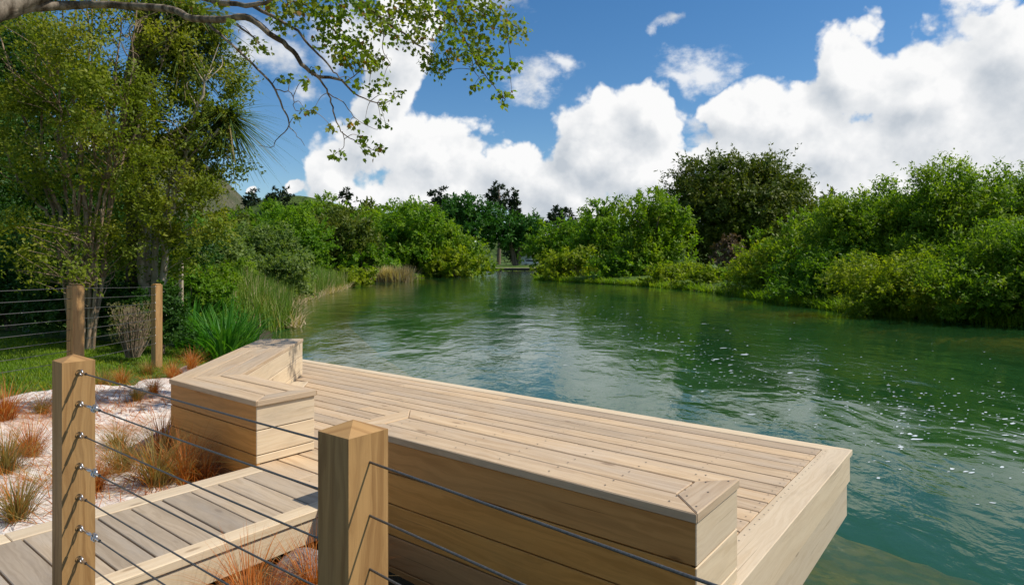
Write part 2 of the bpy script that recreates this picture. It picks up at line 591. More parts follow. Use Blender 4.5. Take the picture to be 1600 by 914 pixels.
# distant hills
hm, t = new_mat('wooded_hillside')
pos = t.n('ShaderNodeNewGeometry').outputs['Position']
v1 = t.voro(pos, 0.16, 'F1', 2.0)
n1 = t.noise(pos, 0.05, 5.0)
col = t.mix(t.ramp(n1, 0.4, 0.62), (0.06, 0.11, 0.016), (0.14, 0.19, 0.035))
col = t.mix(t.m('MULTIPLY', t.ramp(v1, 0.3, 0.75), 0.7), col, (0.03, 0.055, 0.014))
finish(t, principled(t, col, 0.9, 0.0, t.bump(v1, 1.0, -2.5), 0.1))
hm2, t = new_mat('scrub_mountain')
pos = t.n('ShaderNodeNewGeometry').outputs['Position']
v1 = t.voro(pos, 0.06, 'F1', 3.0)
n1 = t.noise(pos, 0.02, 6.0)
col = t.mix(t.ramp(n1, 0.4, 0.62), (0.10, 0.105, 0.055), (0.17, 0.145, 0.10))
col = t.mix(t.m('MULTIPLY', t.ramp(v1, 0.3, 0.7), 0.6), col, (0.06, 0.07, 0.035))
finish(t, principled(t, col, 0.95, 0.0, t.bump(v1, 1.0, -6.0), 0.1))


def hill(name, label, cx, cy, sx, sy, h, mat, rough, seed, n=90):
    rng = np.random.default_rng(seed)
    ph = rng.uniform(0, 6.28, 12)

    def hf(x, y):
        u, v = (x - cx) / sx, (y - cy) / sy
        b = np.exp(-(u * u + v * v) * 2.2)
        z = h * b
        for k in range(6):
            fx = (k + 1) * 2.7
            z = z + rough * h * b / (k + 1) * np.sin(u * fx + ph[k]) * np.cos(v * fx * 1.1 + ph[k + 6])
        return z - 0.12 * h
    o = link(name, grid_mesh(name, np.linspace(cx - sx * 1.35, cx + sx * 1.35, n), np.linspace(cy - sy * 1.35, cy + sy * 1.35, n), hf), mat, smooth=True)
    return tag(o, label, kind='structure')


hill('hill', 'green wooded hill behind the left bank', -105, 330, 120, 90, 40, hm, 0.10, 3)
hill('mountain', 'scrubby brown mountain behind the left trees', -520, 900, 260, 300, 190, hm2, 0.08, 4)
hill('far_hill', 'low green ridge behind the centre', 110, 420, 320, 90, 30, hm, 0.10, 8)


# ------------------------------------------------------------------ timber builder
class Timber:
    """boards collected into one mesh; u of the UV runs along each board's grain"""

    def __init__(self, seed=1):
        self.co, self.fa, self.uv = [], [], []
        self.rng = random.Random(seed)

    def prism(self, poly, z0, z1, grain, bevel=0.004):
        """poly: (a, b) points in the deck frame; grain: (a, b) direction or 'z'"""
        bm = bmesh.new()
        lo = [bm.verts.new(W(a, b, z0)) for a, b in poly]
        hi = [bm.verts.new(W(a, b, z1)) for a, b in poly]
        n = len(poly)
        bm.faces.new(hi)
        bm.faces.new(lo[::-1])
        for i in range(n):
            j = (i + 1) % n
            bm.faces.new((lo[i], lo[j], hi[j], hi[i]))
        bmesh.ops.recalc_face_normals(bm, faces=bm.faces)
        if grain == 'z':
            g = Vector((0, 0, 1))
        else:
            g = Vector((grain[0] * D1[0] + grain[1] * D2[0], grain[0] * D1[1] + grain[1] * D2[1], 0)).normalized()
        self.add(bm, g, bevel)

    def box3(self, p, ax, ay, az, grain, bevel=0.004):
        """corner p and three edge vectors"""
        bm = bmesh.new()
        vs = [bm.verts.new(p + ax * i + ay * j + az * k) for k in (0, 1) for j in (0, 1) for i in (0, 1)]
        for f in ((0, 2, 3, 1), (4, 5, 7, 6), (0, 1, 5, 4), (2, 6, 7, 3), (0, 4, 6, 2), (1, 3, 7, 5)):
            bm.faces.new([vs[i] for i in f])
        bmesh.ops.recalc_face_normals(bm, faces=bm.faces)
        self.add(bm, grain.normalized(), bevel)

    def add(self, bm, g, bevel):
        if bevel:
            bmesh.ops.bevel(bm, geom=bm.edges[:], offset=bevel, segments=1, affect='EDGES', clamp_overlap=True)
        o = self.rng.uniform(0, 50)
        o2 = self.rng.uniform(0, 50)
        base = len(self.co)
        bm.verts.ensure_lookup_table()
        bm.verts.index_update()
        self.co += [v.co.copy() for v in bm.verts]
        for f in bm.faces:
            nrm = f.normal
            s = nrm.cross(g)
            if s.length < 0.5:                      # end grain
                s = g.orthogonal().normalized()
                gg = g.cross(s) * 0.15
            else:
                s.normalize()
                gg = g
            self.fa.append([base + v.index for v in f.verts])
            self.uv.append([(v.co.dot(gg) + o, v.co.dot(s) + o2) for v in f.verts])
        bm.free()

    def build(self, name, mat, parent):
        off = world_off(parent) if parent else Vector((0, 0, 0))
        me = bpy.data.meshes.new(name)
        me.from_pydata([tuple(v - off) for v in self.co], [], self.fa)
        lay = me.uv_layers.new(name='UVMap')
        flat = [c for f in self.uv for p in f for c in p]
        lay.data.foreach_set('uv', flat)
        me.update()
        return link(name, me, mat, parent)


def strip(a0, a1, b0, b1):
    return [(a0, b0), (a1, b0), (a1, b1), (a0, b1)]


A_L, A_BL, A_AL, A_R = -5.166, -2.909, -3.900, -0.887       # deck frame stations along d1
B_F, B_B, B_K = 2.232, 2.676, 5.067                         # bench front, bench back, river edge
SUMO = A_L + B_F                                            # the diagonal edge: a + b = SUMO
R2 = math.sqrt(0.5)

# ---- deck
deck = root('timber_deck', W(-3.4, 3.6, DECK), 'large pale timber viewing deck jutting over the green river', 'deck')
T = Timber(11)
rim = 0.165
b = B_F + 0.004
pitch = (B_K - 0.125 - B_F) / 17.0
rng = random.Random(5)
for k in range(17):
    b0 = B_F + 0.004 + k * pitch
    b1 = b0 + pitch - 0.012
    aR = A_R - rim - 0.006
    aL0, aL1 = SUMO - b0 + 0.02, SUMO - b1 + 0.02
    cuts = sorted(rng.uniform(aL0 + 1.2, aR - 1.0) for _ in range(rng.choice((1, 1, 2))))
    cuts = [cc for i, cc in enumerate(cuts) if i == 0 or cc - cuts[i - 1] > 1.2]
    starts = [None] + cuts
    ends = cuts + [None]
    dz = rng.uniform(-0.0012, 0.0012)
    for s_, e_ in zip(starts, ends):
        l0 = aL0 if s_ is None else s_ + 0.0015
        l1 = aL1 if s_ is None else s_ + 0.0015
        r_ = aR if e_ is None else e_ - 0.0015
        T.prism([(l0, b0), (r_, b0), (r_, b1), (l1, b1)], DECK - 0.034 + dz, DECK + dz, (1, 0), 0.003)
T.build('decking', M_DECK, deck)
T = Timber(12)
T.prism([(A_R - rim, B_F), (A_R + 0.008, B_F), (A_R + 0.008, B_K + 0.01), (A_R - rim, B_K - 0.118)], DECK - 0.038, DECK + 0.003, (0, 1), 0.004)
T.prism([(SUMO - B_K + 0.13, B_K - 0.118), (A_R - rim - 0.003, B_K - 0.118), (A_R + 0.004, B_K + 0.01), (SUMO - B_K + 0.01, B_K + 0.01)],
        DECK - 0.038, DECK + 0.0015, (1, 0), 0.004)
T.build('edge_board', M_TRIM, deck)
T = Timber(13)
for k, (z1, z0, o) in enumerate(((DECK - 0.041, DECK - 0.225, -0.006), (DECK - 0.229, DECK - 0.47, -0.022))):
    T.prism(strip(A_R - 0.05 + o, A_R + o, B_F + 0.02, B_K - 0.02 * k - 0.004), z0, z1, (0, 1))
    T.prism(strip(SUMO - B_K + 0.1, A_R - 0.055 + o, B_K - 0.05 - 0.02 * k, B_K - 0.004 - 0.02 * k), z0, z1, (1, 0))
    e = 0.04 + 0.02 * k
    T.prism([(SUMO - B_F + e, B_F + 0.02), (SUMO - B_F + e + 0.06, B_F + 0.02), (SUMO - B_K + e + 0.06, B_K - 0.06), (SUMO - B_K + e, B_K - 0.06)],
            z0, z1, (-1, 1))
T.build('fascia', M_TRIM, deck)
T = Timber(14)
for a in np.arange(-6.4, -1.0, 0.6):
    lo = max(B_F + 0.08, SUMO - a + 0.12)
    if lo < B_K - 0.3:
        T.prism(strip(a, a + 0.05, lo, B_K - 0.09), DECK - 0.22, DECK - 0.037, (0, 1), 0)
for a, b in ((-1.35, 4.5), (-3.4, 4.5), (-5.6, 4.5), (-1.35, 3.0), (-3.4, 3.0), (-5.0, 3.0)):
    T.prism(strip(a, a + 0.15, b, b + 0.15), -1.6, DECK - 0.225, 'z', 0.01)
T.build('subframe', M_DARK, deck)
# border board at the foot of the diagonal bench
T = Timber(15)
SUMI = SUMO + 0.48 / R2
pa, pb = -6.63, 4.374
T.prism([(SUMI - B_B + 0.02, B_B - 0.0), (SUMI - B_B + 0.30, B_B - 0.0), (-6.1, SUMI + 0.25 + 6.1), (-6.1 - 0.14, SUMI + 6.24 + 0.012)],
        DECK + 0.002, DECK + 0.022, (-1, 1))
T.build('border_board', M_TRIM, deck)


def screws(parent, pts, name='screw'):
    bm = bmesh.new()
    for p in pts:
        bmesh.ops.create_circle(bm, cap_ends=True, radius=0.0042, segments=7)
        for v in bm.verts[-7:]:
            v.co += p
    off = world_off(parent)
    for v in bm.verts:
        v.co -= off
    me = bpy.data.meshes.new(name)
    bm.to_mesh(me)
    bm.free()
    o = link(name, me, M_SCREW, parent)
    return o


pts = []
for k in range(17):
    for a in np.arange(-6.4, -1.0, 0.6):
        for fb in (0.25, 0.75):
            b = B_F + 0.004 + (k + fb) * pitch
            if a > SUMO - b + 0.1:
                pts.append(W(a + 0.025, b, DECK + 0.0025))
    for fb in (0.25, 0.75):
        pts.append(W(A_R - rim - 0.04, B_F + 0.004 + (k + fb) * pitch, DECK + 0.0025))
        pts.append(W(A_R - rim + 0.03, B_F + 0.004 + (k + fb) * pitch, DECK + 0.0045))
tag(screws(deck, pts, 'screw_heads'), kind='stuff')


# ---- benches
SEAT = DECK + 0.432


def bench_cap(T, a0, a1, b0, b1, z0, z1, tw=0.142, left=True, right=True):
    """picture-frame top: mitred caps, front, back and one middle board"""
    g = 0.004
    T.prism([(a0, b0), (a1, b0), (a1 - tw if right else a1, b0 + tw), (a0 + tw if left else a0, b0 + tw)], z0, z1, (1, 0))
    T.prism([(a0 + tw if left else a0, b1 - tw), (a1 - tw if right else a1, b1 - tw), (a1, b1), (a0, b1)], z0, z1 + 0.001, (1, 0))
    if left:
        T.prism([(a0 + g * .4, b0 + g), (a0 + tw - g, b0 + tw), (a0 + tw - g, b1 - tw), (a0 + g * .4, b1 - g)], z0, z1 + 0.002, (0, 1))
    if right:
        T.prism([(a1 - g * .4, b0 + g), (a1 - g * .4, b1 - g), (a1 - tw + g, b1 - tw), (a1 - tw + g, b0 + tw)], z0, z1 + 0.002, (0, 1))
    T.prism(strip(a0 + (tw + g if left else 0), a1 - (tw + g if right else 0), b0 + tw + 2 * g, b1 - tw - 2 * g), z0, z1 - 0.001, (1, 0))


def rows(T, p, q, thick, z_top, z_bot, out, step=0.165):
    """horizontal boards on the vertical face from p to q (deck frame); out = outward (a, b)"""
    z = z_top
    P, Q = Vector(p), Vector(q)
    O = Vector(out) * thick
    g = (Q - P).normalized()
    while z > z_bot + 0.02:
        z0 = max(z - step, z_bot)
        poly = [tuple(P - O), tuple(Q - O), tuple(Q), tuple(P)]
        T.prism(poly, z0 + 0.006, z, tuple(g), 0.003)
        z -= step


bench = root('box_bench', W(-1.9, 2.45, DECK), 'long straight timber box bench on the near edge of the deck', 'bench')
T = Timber(21)
bench_cap(T, A_BL - 0.012, A_R - 0.002, B_F - 0.012, B_B + 0.012, SEAT - 0.038, SEAT)
T.build('seat_top', M_DECK, bench)
T = Timber(22)
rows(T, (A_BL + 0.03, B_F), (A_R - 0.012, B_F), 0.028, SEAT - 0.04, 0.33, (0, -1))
T.build('front_panel', M_PANEL_SHADE, bench)
T = Timber(23)
rows(T, (A_R - 0.010, B_F + 0.001), (A_R - 0.010, B_B), 0.026, SEAT - 0.04, DECK + 0.004, (1, 0))
T.build('end_panel', M_TRIM, bench)
T = Timber(24)
rows(T, (A_BL, B_F + 0.001), (A_BL, B_B), 0.026, SEAT - 0.04, DECK + 0.004, (-1, 0))
T.build('end_panel', M_TRIM, bench)
T = Timber(25)
rows(T, (A_R - 0.04, B_B), (A_BL + 0.03, B_B), 0.028, SEAT - 0.04, DECK + 0.004, (0, 1))
T.build('back_panel', M_TRIM, bench)
spts = []
for a, b in ((A_R - .03, B_F + .05), (A_R - .10, B_F + .13), (A_R - .03, B_B - .05), (A_R - .10, B_B - .12), (A_R - .17, B_B - .05), (A_R - .05, B_F + .22)):
    spts.append(W(a, b, SEAT + 0.004))
for k in range(7):
    for bb in (0.04, 0.11, 0.19, 0.25, 0.34, 0.41):
        spts.append(W(-2.7 + 0.28 * k, B_F + bb, SEAT + 0.003))
tag(screws(bench, spts, 'screw_heads'), kind='stuff')

lb = root('corner_bench', W(-5.0, 2.6, DECK), 'angled timber box bench with a diagonal wing at the far left of the deck', 'bench')
P0, P1, P2 = (A_L, B_F), (A_AL, B_F), (A_AL, B_B)
P3 = (SUMI - B_B, B_B)
P5 = (A_L - 2.55 * R2, B_F + 2.55 * R2)
P4 = (P5[0] + 0.48 * R2, P5[1] + 0.48 * R2)
T = Timber(31)
ov = 0.012
tw, g = 0.142, 0.004
z0, z1 = SEAT - 0.038, SEAT


def mitre(bv):      # a on the mitre line P0-P3 at b
    return P0[0] + (P3[0] - P0[0]) * (bv - P0[1]) / (P3[1] - P0[1])


f_, k_ = B_F - ov, B_B + ov
aR = A_AL + ov
T.prism([(mitre(f_) + g, f_), (aR, f_), (aR - tw, f_ + tw), (mitre(f_ + tw) + g, f_ + tw)], z0, z1, (1, 0))
T.prism([(mitre(f_ + tw + g) + g, f_ + tw + 2 * g), (aR - tw - 2 * g, f_ + tw + 2 * g), (aR - tw - 2 * g, k_ - tw - 3 * g), (mitre(k_ - tw) + g, k_ - tw - 3 * g)], z0, z1 - .001, (1, 0))
T.prism([(mitre(k_ - tw) + g, k_ - tw), (aR - tw, k_ - tw), (aR, k_), (mitre(k_) + g, k_)], z0, z1 + .001, (1, 0))
T.prism([(aR - g * .4, f_ + g), (aR - g * .4, k_ - g), (aR - tw + g, k_ - tw), (aR - tw + g, f_ + tw)], z0, z1 + .002, (0, 1))


def dg(s, t_):      # along the diagonal s from P0, t_ across it
    return (P0[0] - s * R2 + t_ * R2, P0[1] + s * R2 + t_ * R2)


def dmit(t_):       # start of a diagonal board on the mitre
    # intersect line dg(s,t_) with P0-P3
    ax, ay = dg(0, t_)
    ux, uy = -R2, R2
    vx, vy = P3[0] - P0[0], P3[1] - P0[1]
    den = ux * vy - uy * vx
    return ((P0[0] - ax) * vy - (P0[1] - ay) * vx) / den


n = 3
wd = (0.48 + 2 * ov) / n
for k in range(n):
    t0, t1 = -ov + k * wd, -ov + (k + 1) * wd - 0.005
    T.prism([dg(dmit(t0) + 0.003, t0), dg(dmit(t1) + 0.003, t1), dg(2.55 + ov, t1), dg(2.55 + ov, t0)], z0, z1 + (.0005 if k % 2 else -.0005), (-1, 1))
T.build('seat_top', M_DECK, lb)
T = Timber(32)
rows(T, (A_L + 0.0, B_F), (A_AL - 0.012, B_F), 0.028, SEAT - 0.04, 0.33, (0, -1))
T.build('front_panel', M_PANEL_SHADE, lb)
T = Timber(33)
rows(T, (A_AL - 0.008, B_F + 0.001), (A_AL - 0.008, B_B), 0.026, SEAT - 0.04, DECK + 0.004, (1, 0))
T.build('end_panel', M_TRIM, lb)
T = Timber(34)
rows(T, P4, (P3[0] + 0.01, P3[1] + 0.0), 0.026, SEAT - 0.04, DECK + 0.004, (R2, R2))
rows(T, (P3[0], B_B), (A_AL - 0.04, B_B), 0.026, SEAT - 0.04, DECK + 0.004, (0, 1))
T.build('inner_panel', M_TRIM, lb)
T = Timber(35)
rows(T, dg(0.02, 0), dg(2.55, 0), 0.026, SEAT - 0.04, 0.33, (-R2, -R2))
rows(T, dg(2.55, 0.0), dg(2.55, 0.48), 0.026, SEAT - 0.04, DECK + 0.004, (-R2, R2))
T.build('outer_panel', M_PANEL_SHADE, lb)

# ---- boardwalk
bw = root('boardwalk', W(-3.43, 0.0, DECK), 'narrow timber boardwalk with grey cross boards leading to the deck', 'boardwalk')
AW0, AW1 = -3.905, -2.957
T = Timber(41)
b = B_F - 0.010
while b > -2.6:
    T.prism(strip(AW0 + 0.125, AW1 - 0.105, b - 0.152, b), DECK - 0.034, DECK + rng.uniform(-0.0015, 0.0015), (1, 0), 0.003)
    b -= 0.161
T.build('decking', M_WALK, bw)
T = Timber(42)
for a0, a1 in ((AW0 - 0.01, AW0 + 0.12), (AW1 - 0.10, AW1 + 0.006)):
    T.prism(strip(a0, a1, 0.9, B_F - 0.015), DECK - 0.04, DECK + 0.004, (0, 1))
    T.prism(strip(a0, a1, -2.6, 0.897), DECK - 0.04, DECK + 0.004, (0, 1))
T.build('edge_board', M_TRIM, bw)
T = Timber(43)
for a0, a1 in ((AW0, AW0 + 0.04), (AW1 - 0.05, AW1 - 0.006)):
    T.prism(strip(a0, a1, -2.6, B_F - 0.02), DECK - 0.17, DECK - 0.046, (0, 1))
T.build('fascia', M_TRIM, bw)
T = Timber(44)
for bb in (-2.0, -0.6, 0.7, 1.9):
    for a0 in (AW0 + 0.06, AW1 - 0.17):
        T = Timber(44)
        T.prism(strip(a0, a0 + 0.1, bb, bb + 0.1), 0.1, DECK - 0.175, 'z', 0.005)
        T.build('pile', M_DARK, bw)


# ------------------------------------------------------------------ tubes
def tube_arrays(pts, rad, n=8):
    pts = np.asarray(pts, float)
    rad = np.asarray(rad, float)
    tan = np.gradient(pts, axis=0)
    tan = unit(tan)
    up = np.array([0.0, 0.0, 1.0]) if abs(tan[0][2]) < 0.9 else np.array([1.0, 0.0, 0.0])
    s = unit(np.cross(tan[0], up))
    co = []
    for i in range(len(pts)):
        s = s - tan[i] * np.dot(s, tan[i])
        s = s / max(np.linalg.norm(s), 1e-9)
        u = np.cross(tan[i], s)
        ang = np.arange(n) / n * 2 * np.pi
        co.append(pts[i] + rad[i] * (np.cos(ang)[:, None] * s + np.sin(ang)[:, None] * u))
    co = np.concatenate(co)
    fa = []
    for i in range(len(pts) - 1):
        for j in range(n):
            k = (j + 1) % n
            fa.append((i * n + j, i * n + k, (i + 1) * n + k, (i + 1) * n + j))
    return co, np.array(fa)


class Tubes:
    def __init__(self):
        self.co, self.fa, self.n = [], [], 0

    def add(self, pts, rad, n=8):
        c, f = tube_arrays(pts, rad if hasattr(rad, '__len__') else [rad] * len(pts), n)
        self.co.append(c)
        self.fa.append(f + self.n)
        self.n += len(c)
        return self

    def build(self, name, mat, parent=None):
        co = np.concatenate(self.co)
        if parent is not None:
            co = co - np.array(world_off(parent))
        return link(name, mesh_idx(name, co, np.concatenate(self.fa)), mat, parent, smooth=True)


def smooth_path(pts, k=6):
    """Catmull-Rom through the points"""
    p = np.asarray(pts, float)
    p = np.concatenate([[2 * p[0] - p[1]], p, [2 * p[-1] - p[-2]]])
    out = []
    for i in range(1, len(p) - 2):
        for t_ in np.arange(k) / k:
            a, b_, c_, d_ = p[i - 1], p[i], p[i + 1], p[i + 2]
            out.append(0.5 * (2 * b_ + (c_ - a) * t_ + (2 * a - 5 * b_ + 4 * c_ - d_) * t_ ** 2 + (3 * b_ - a - 3 * c_ + d_) * t_ ** 3))
    out.append(p[-2])
    return np.array(out)


# ------------------------------------------------------------------ cable fences
def post(parent, corner_ab, size, z0, z1, seed, ang=None):
    """square post with a four-sided weathered top; corner is its nearest corner (max a, min b)"""
    T = Timber(seed)
    a, b = corner_ab
    T.prism([(a - size, b), (a, b), (a, b + size), (a - size, b + size)], z0, z1, 'z', 0.0)
    # replace the flat top by a pyramid
    c = W(a - size / 2, b + size / 2, z1 + 0.024)
    base = len(T.co)
    T.co.append(c)
    top = T.fa.pop(0)
    T.uv.pop(0)
    for i in range(4):
        i0, i1 = top[i], top[(i + 1) % 4]
        T.fa.append([i0, i1, base])
        T.uv.append([(T.co[q].x * .3 + 9, T.co[q].y) for q in (i0, i1, base)])
    return T.build('post', M_POST, parent)


def cable_tube(parent, p, q, r=0.0028, name='cable'):
    P, Q = np.array(p), np.array(q)
    n = 14
    t_ = np.linspace(0, 1, n)[:, None]
    pts = P + (Q - P) * t_
    pts[:, 2] -= 0.006 * np.linalg.norm(Q - P) * (4 * t_[:, 0] * (1 - t_[:, 0])) * 0.3
    return Tubes().add(pts, r, 7).build(name, M_CABLE, parent)


def eye_bolt(parent, p, along):
    """eye bolt screwed into the post face with a closed loop and a swaged end"""
    p, u = np.array(p), unit(np.array(along))
    tb = Tubes()
    tb.add([p - u * 0.012, p + u * 0.012], 0.0045, 7)
    side = unit(np.cross(u, [0, 0, 1.0]))
    ang = np.linspace(0, 2 * np.pi, 15)
    cen = p + u * 0.024
    ring = np.array([cen + 0.0115 * (np.cos(a) * u + np.sin(a) * np.array([0, 0, 1.0])) for a in ang])
    tb.add(ring, 0.0032, 6)
    tb.add([p - u * 0.001, p + u * 0.003], [0.011, 0.011], 10)
    return tb.build('eye_bolt', M_STEEL, parent)


def shackle(parent, p, u, long):
    p, u = np.array(p), unit(np.array(u))
    tb = Tubes()
    if long:
        tb.add([p, p + u * 0.03, p + u * 0.032, p + u * 0.075, p + u * 0.077, p + u * 0.10], [.0035, .0035, .0062, .0062, .0035, .0035], 8)
        ang = np.linspace(0, 2 * np.pi, 13)
        for o in (0.105, 0.122):
            tb.add(np.array([p + u * o + 0.0125 * (np.cos(a) * u + np.sin(a) * np.array([0.2, 0.2, .96])) for a in ang]), 0.0034, 6)
        tb.add([p + u * 0.13, p + u * 0.165], 0.0056, 8)
    else:
        tb.add([p, p + u * 0.035], [.0058, .0058], 8)
    return tb.build('turnbuckle' if long else 'swage', M_STEEL, parent)


nf = root('cable_fence', W(-2.0, 0.88, 0.75), 'near wire cable fence on two square posts crossing the foreground', 'fence')
PS = 0.112
cl = (-2.843, 0.83)
cr = (-1.133, 0.862)
ZT = 1.812
p1 = post(nf, cl, PS, 0.15, ZT, 51)
p2 = post(nf, cr, PS, 0.10, ZT, 52)
zs = [ZT - 0.030 - 0.1205 * k for k in range(9)]
dirL = np.array([D1[0], D1[1], 0.0])
rd = np.array([0.751, -0.660, 0.0])
for k, z in enumerate(zs):
    z -= 0.012
    s = np.array(W(cl[0] + 0.001, cl[1] + PS * 0.5, z))
    e = np.array(W(cr[0] - PS - 0.001, cr[1] + PS * 0.5, z - 0.002))
    u = unit(e - s)
    eye_bolt(p1, s, u)
    shackle(p1, s + u * 0.034, u, k % 2 == 1)
    cable_tube(nf, s + u * (0.19 if k % 2 == 1 else 0.06), e + u * 0.01)
    s2 = np.array(W(cr[0] - 0.004, cr[1] + PS * 0.52, z - 0.022))
    cable_tube(nf, s2, s2 + rd * 3.2)
p3 = np.array(W(cr[0], cr[1], 0)) + rd * 3.25
T = Timber(53)
T.box3(Vector((p3[0], p3[1] - 0.05, 0.1)), Vector((PS, 0, 0)), Vector((0, PS, 0)), Vector((0, 0, 1.7)), Vector((0, 0, 1)))
T.build('post', M_POST, nf)

ff = root('cable_fence', (-4.6, 8.0, 0.75), 'wire cable fence on two timber posts between the lawn and the sand garden', 'fence')


def free_post(parent, x, y, size, z0, z1, ang, seed):
    T = Timber(seed)
    ux, uy = Vector((math.cos(ang), math.sin(ang), 0)) * size, Vector((-math.sin(ang), math.cos(ang), 0)) * size
    p = Vector((x, y, z0)) - ux * .5 - uy * .5
    T.box3(p, ux, uy, Vector((0, 0, z1 - z0 - 0.02)), Vector((0, 0, 1)), 0.003)
    T.box3(p + ux * .08 + uy * .08 + Vector((0, 0, z1 - z0 - 0.0195)), ux * .84, uy * .84, Vector((0, 0, 0.016)), Vector((0, 0, 1)), 0.012)
    return T.build('post', M_POST, parent)


q0 = Vector((-4.95, 4.2, 0))
q1 = Vector((at(118, 500, 6.35).x, 6.35, 0))
q2 = Vector((at(245, 500, 9.7).x, 9.7, 0))
fp0 = free_post(ff, q0.x, q0.y, PS, 0.3, 2.0, math.radians(70), 60)
fp1 = free_post(ff, q1.x, q1.y, PS, 0.3, EYE + (HOR - 443) / FPX * 6.35, math.radians(62), 61)
fp2 = free_post(ff, q2.x, q2.y, PS, 0.3, EYE + (HOR - 443) / FPX * 9.7, math.radians(62), 62)
for k in range(8):
    zc = 1.94 - 0.096 * k
    zb = 1.83 - 0.128 * k
    a_ = np.array((q0.x, q0.y, zc + 0.0))
    b_ = np.array((q1.x, q1.y, EYE + (HOR - (450 + 16.2 * k)) / FPX * 6.35))
    c_ = np.array((q2.x, q2.y, EYE + (HOR - (448 + 12.6 * k)) / FPX * 9.7))
    a_[2] = b_[2] + 0.015
    cable_tube(ff, a_, b_, 0.003)
    cable_tube(ff, b_, c_, 0.003)
    eye_bolt(fp2, c_ + unit(b_ - c_) * 0.058, b_ - c_)

# ------------------------------------------------------------------ foliage machinery
RHOMB = np.array([(0, 0), (0.5, 0.45), (0, 1), (-0.5, 0.45)], float)
LOBED = np.array([(0, 0), (0.28, 0.10), (0.50, 0.30), (0.34, 0.42), (0.46, 0.66), (0.20, 0.66), (0, 1), (-0.20, 0.66), (-0.46, 0.66),
                  (-0.34, 0.42), (-0.50, 0.30), (-0.28, 0.10)], float)


def leaves(name, P, D, N, L, Wd, mat, parent=None, shape=RHOMB, cup=0.12, local=False):
    n = len(P)
    D = unit(D)
    S = unit(np.cross(D, N))
    N = np.cross(S, D)
    L = np.broadcast_to(np.asarray(L, float), (n,))[:, None, None]
    Wd = np.broadcast_to(np.asarray(Wd, float), (n,))[:, None, None]
    tx, ty = shape[:, 0][None, :, None], shape[:, 1][None, :, None]
    co = P[:, None, :] + D[:, None, :] * ty * L + S[:, None, :] * tx * Wd + N[:, None, :] * (np.abs(tx) * Wd * cup * 2 - ty * ty * L * cup)
    if parent is not None and not local:
        co = co - np.array(world_off(parent))
    me = mesh_np(name, co.reshape(-1, 3), len(shape), n)
    return link(name, me, mat, parent)


def rdir(rng, n, zlo=-1.0, zhi=1.0):
    z = rng.uniform(zlo, zhi, n)
    a = rng.uniform(0, 2 * np.pi, n)
    r = np.sqrt(np.maximum(0, 1 - z * z))
    return np.stack([r * np.cos(a), r * np.sin(a), z], -1)


def crown_points(rng, lobes, n, shoot, up=0.45, clumps=26, clump_r=0.22, lps=10, zlo=-0.55, inner=0.12, droop=0.0, zmin=None, jitter=0.35):
    """leaf places on shoots, shoots in clumps, clumps over the lobes' shells"""
    lobes = np.asarray(lobes, float)
    wgt = lobes[:, 3] * lobes[:, 4] + lobes[:, 3] * lobes[:, 5] + lobes[:, 4] * lobes[:, 5]
    wgt /= wgt.sum()
    ns = max(8, n // lps)
    cc, cr = [], []
    for lo, wg in zip(lobes, wgt):
        k = max(6, int(clumps * len(lobes) * wg))
        d = rdir(rng, k, zlo, 1.0)
        r = rng.uniform(0.70, 1.06, k)
        cc.append(lo[:3] + d * lo[3:6] * r[:, None])
        cr.append(np.full(k, (lo[3] * lo[4] * lo[5]) ** (1 / 3.)) * rng.uniform(0.6, 1.35, k))
    cc, cr = np.concatenate(cc), np.concatenate(cr)
    wi = cr ** 2 / (cr ** 2).sum()
    pick = rng.choice(len(cc), ns, p=wi)
    base = cc[pick] + rng.normal(0, 1, (ns, 3)) * (cr[pick] * clump_r)[:, None] * np.array([1.1, 1.1, 0.8])
    ctr = (lobes[:, :3] * wgt[:, None]).sum(0)
    near = np.argmin(((base[:, None, :] - lobes[None, :, :3]) ** 2 / lobes[None, :, 3:6] ** 2).sum(-1), axis=1) if len(lobes) > 1 else np.zeros(ns, int)
    outw = unit(base - lobes[near, :3])
    # some inner ones to close the crown
    ni = int(ns * inner)
    if ni:
        li = rng.choice(len(lobes), ni, p=wgt)
        base[:ni] = lobes[li, :3] + rdir(rng, ni) * lobes[li, 3:6] * rng.uniform(0.1, 0.6, ni)[:, None]
    sd = unit(outw * (1 - up) + np.array([0, 0, up]) + rng.normal(0, jitter, (ns, 3)))
    ln = shoot * rng.uniform(0.5, 1.5, ns)
    t_ = rng.uniform(0, 1, (ns, lps))
    P = base[:, None, :] + sd[:, None, :] * (t_ * ln[:, None])[..., None]
    P = P + rng.normal(0, 1, P.shape) * (shoot * 0.10)
    P[..., 2] -= droop * (t_ ** 2) * ln[:, None]
    sdl = np.repeat(sd, lps, 0)
    od = np.repeat(outw, lps, 0)
    P = P.reshape(-1, 3)
    m = len(P)
    oc = unit(P - np.repeat(cc[pick], lps, 0) + np.repeat(cr[pick], lps)[:, None] * np.array([0, 0, 0.10]))
    Dv = unit(sdl * 0.5 + rng.normal(0, 0.6, (m, 3)) + np.array([0, 0, -droop]))
    Nv = unit(od * 0.35 + oc * 0.9 + np.array([0, 0, 0.25]) + rng.normal(0, 0.36, (m, 3)))
    if zmin is not None:
        k = P[:, 2] > zmin
        P, Dv, Nv = P[k], Dv[k], Nv[k]
    return P, Dv, Nv


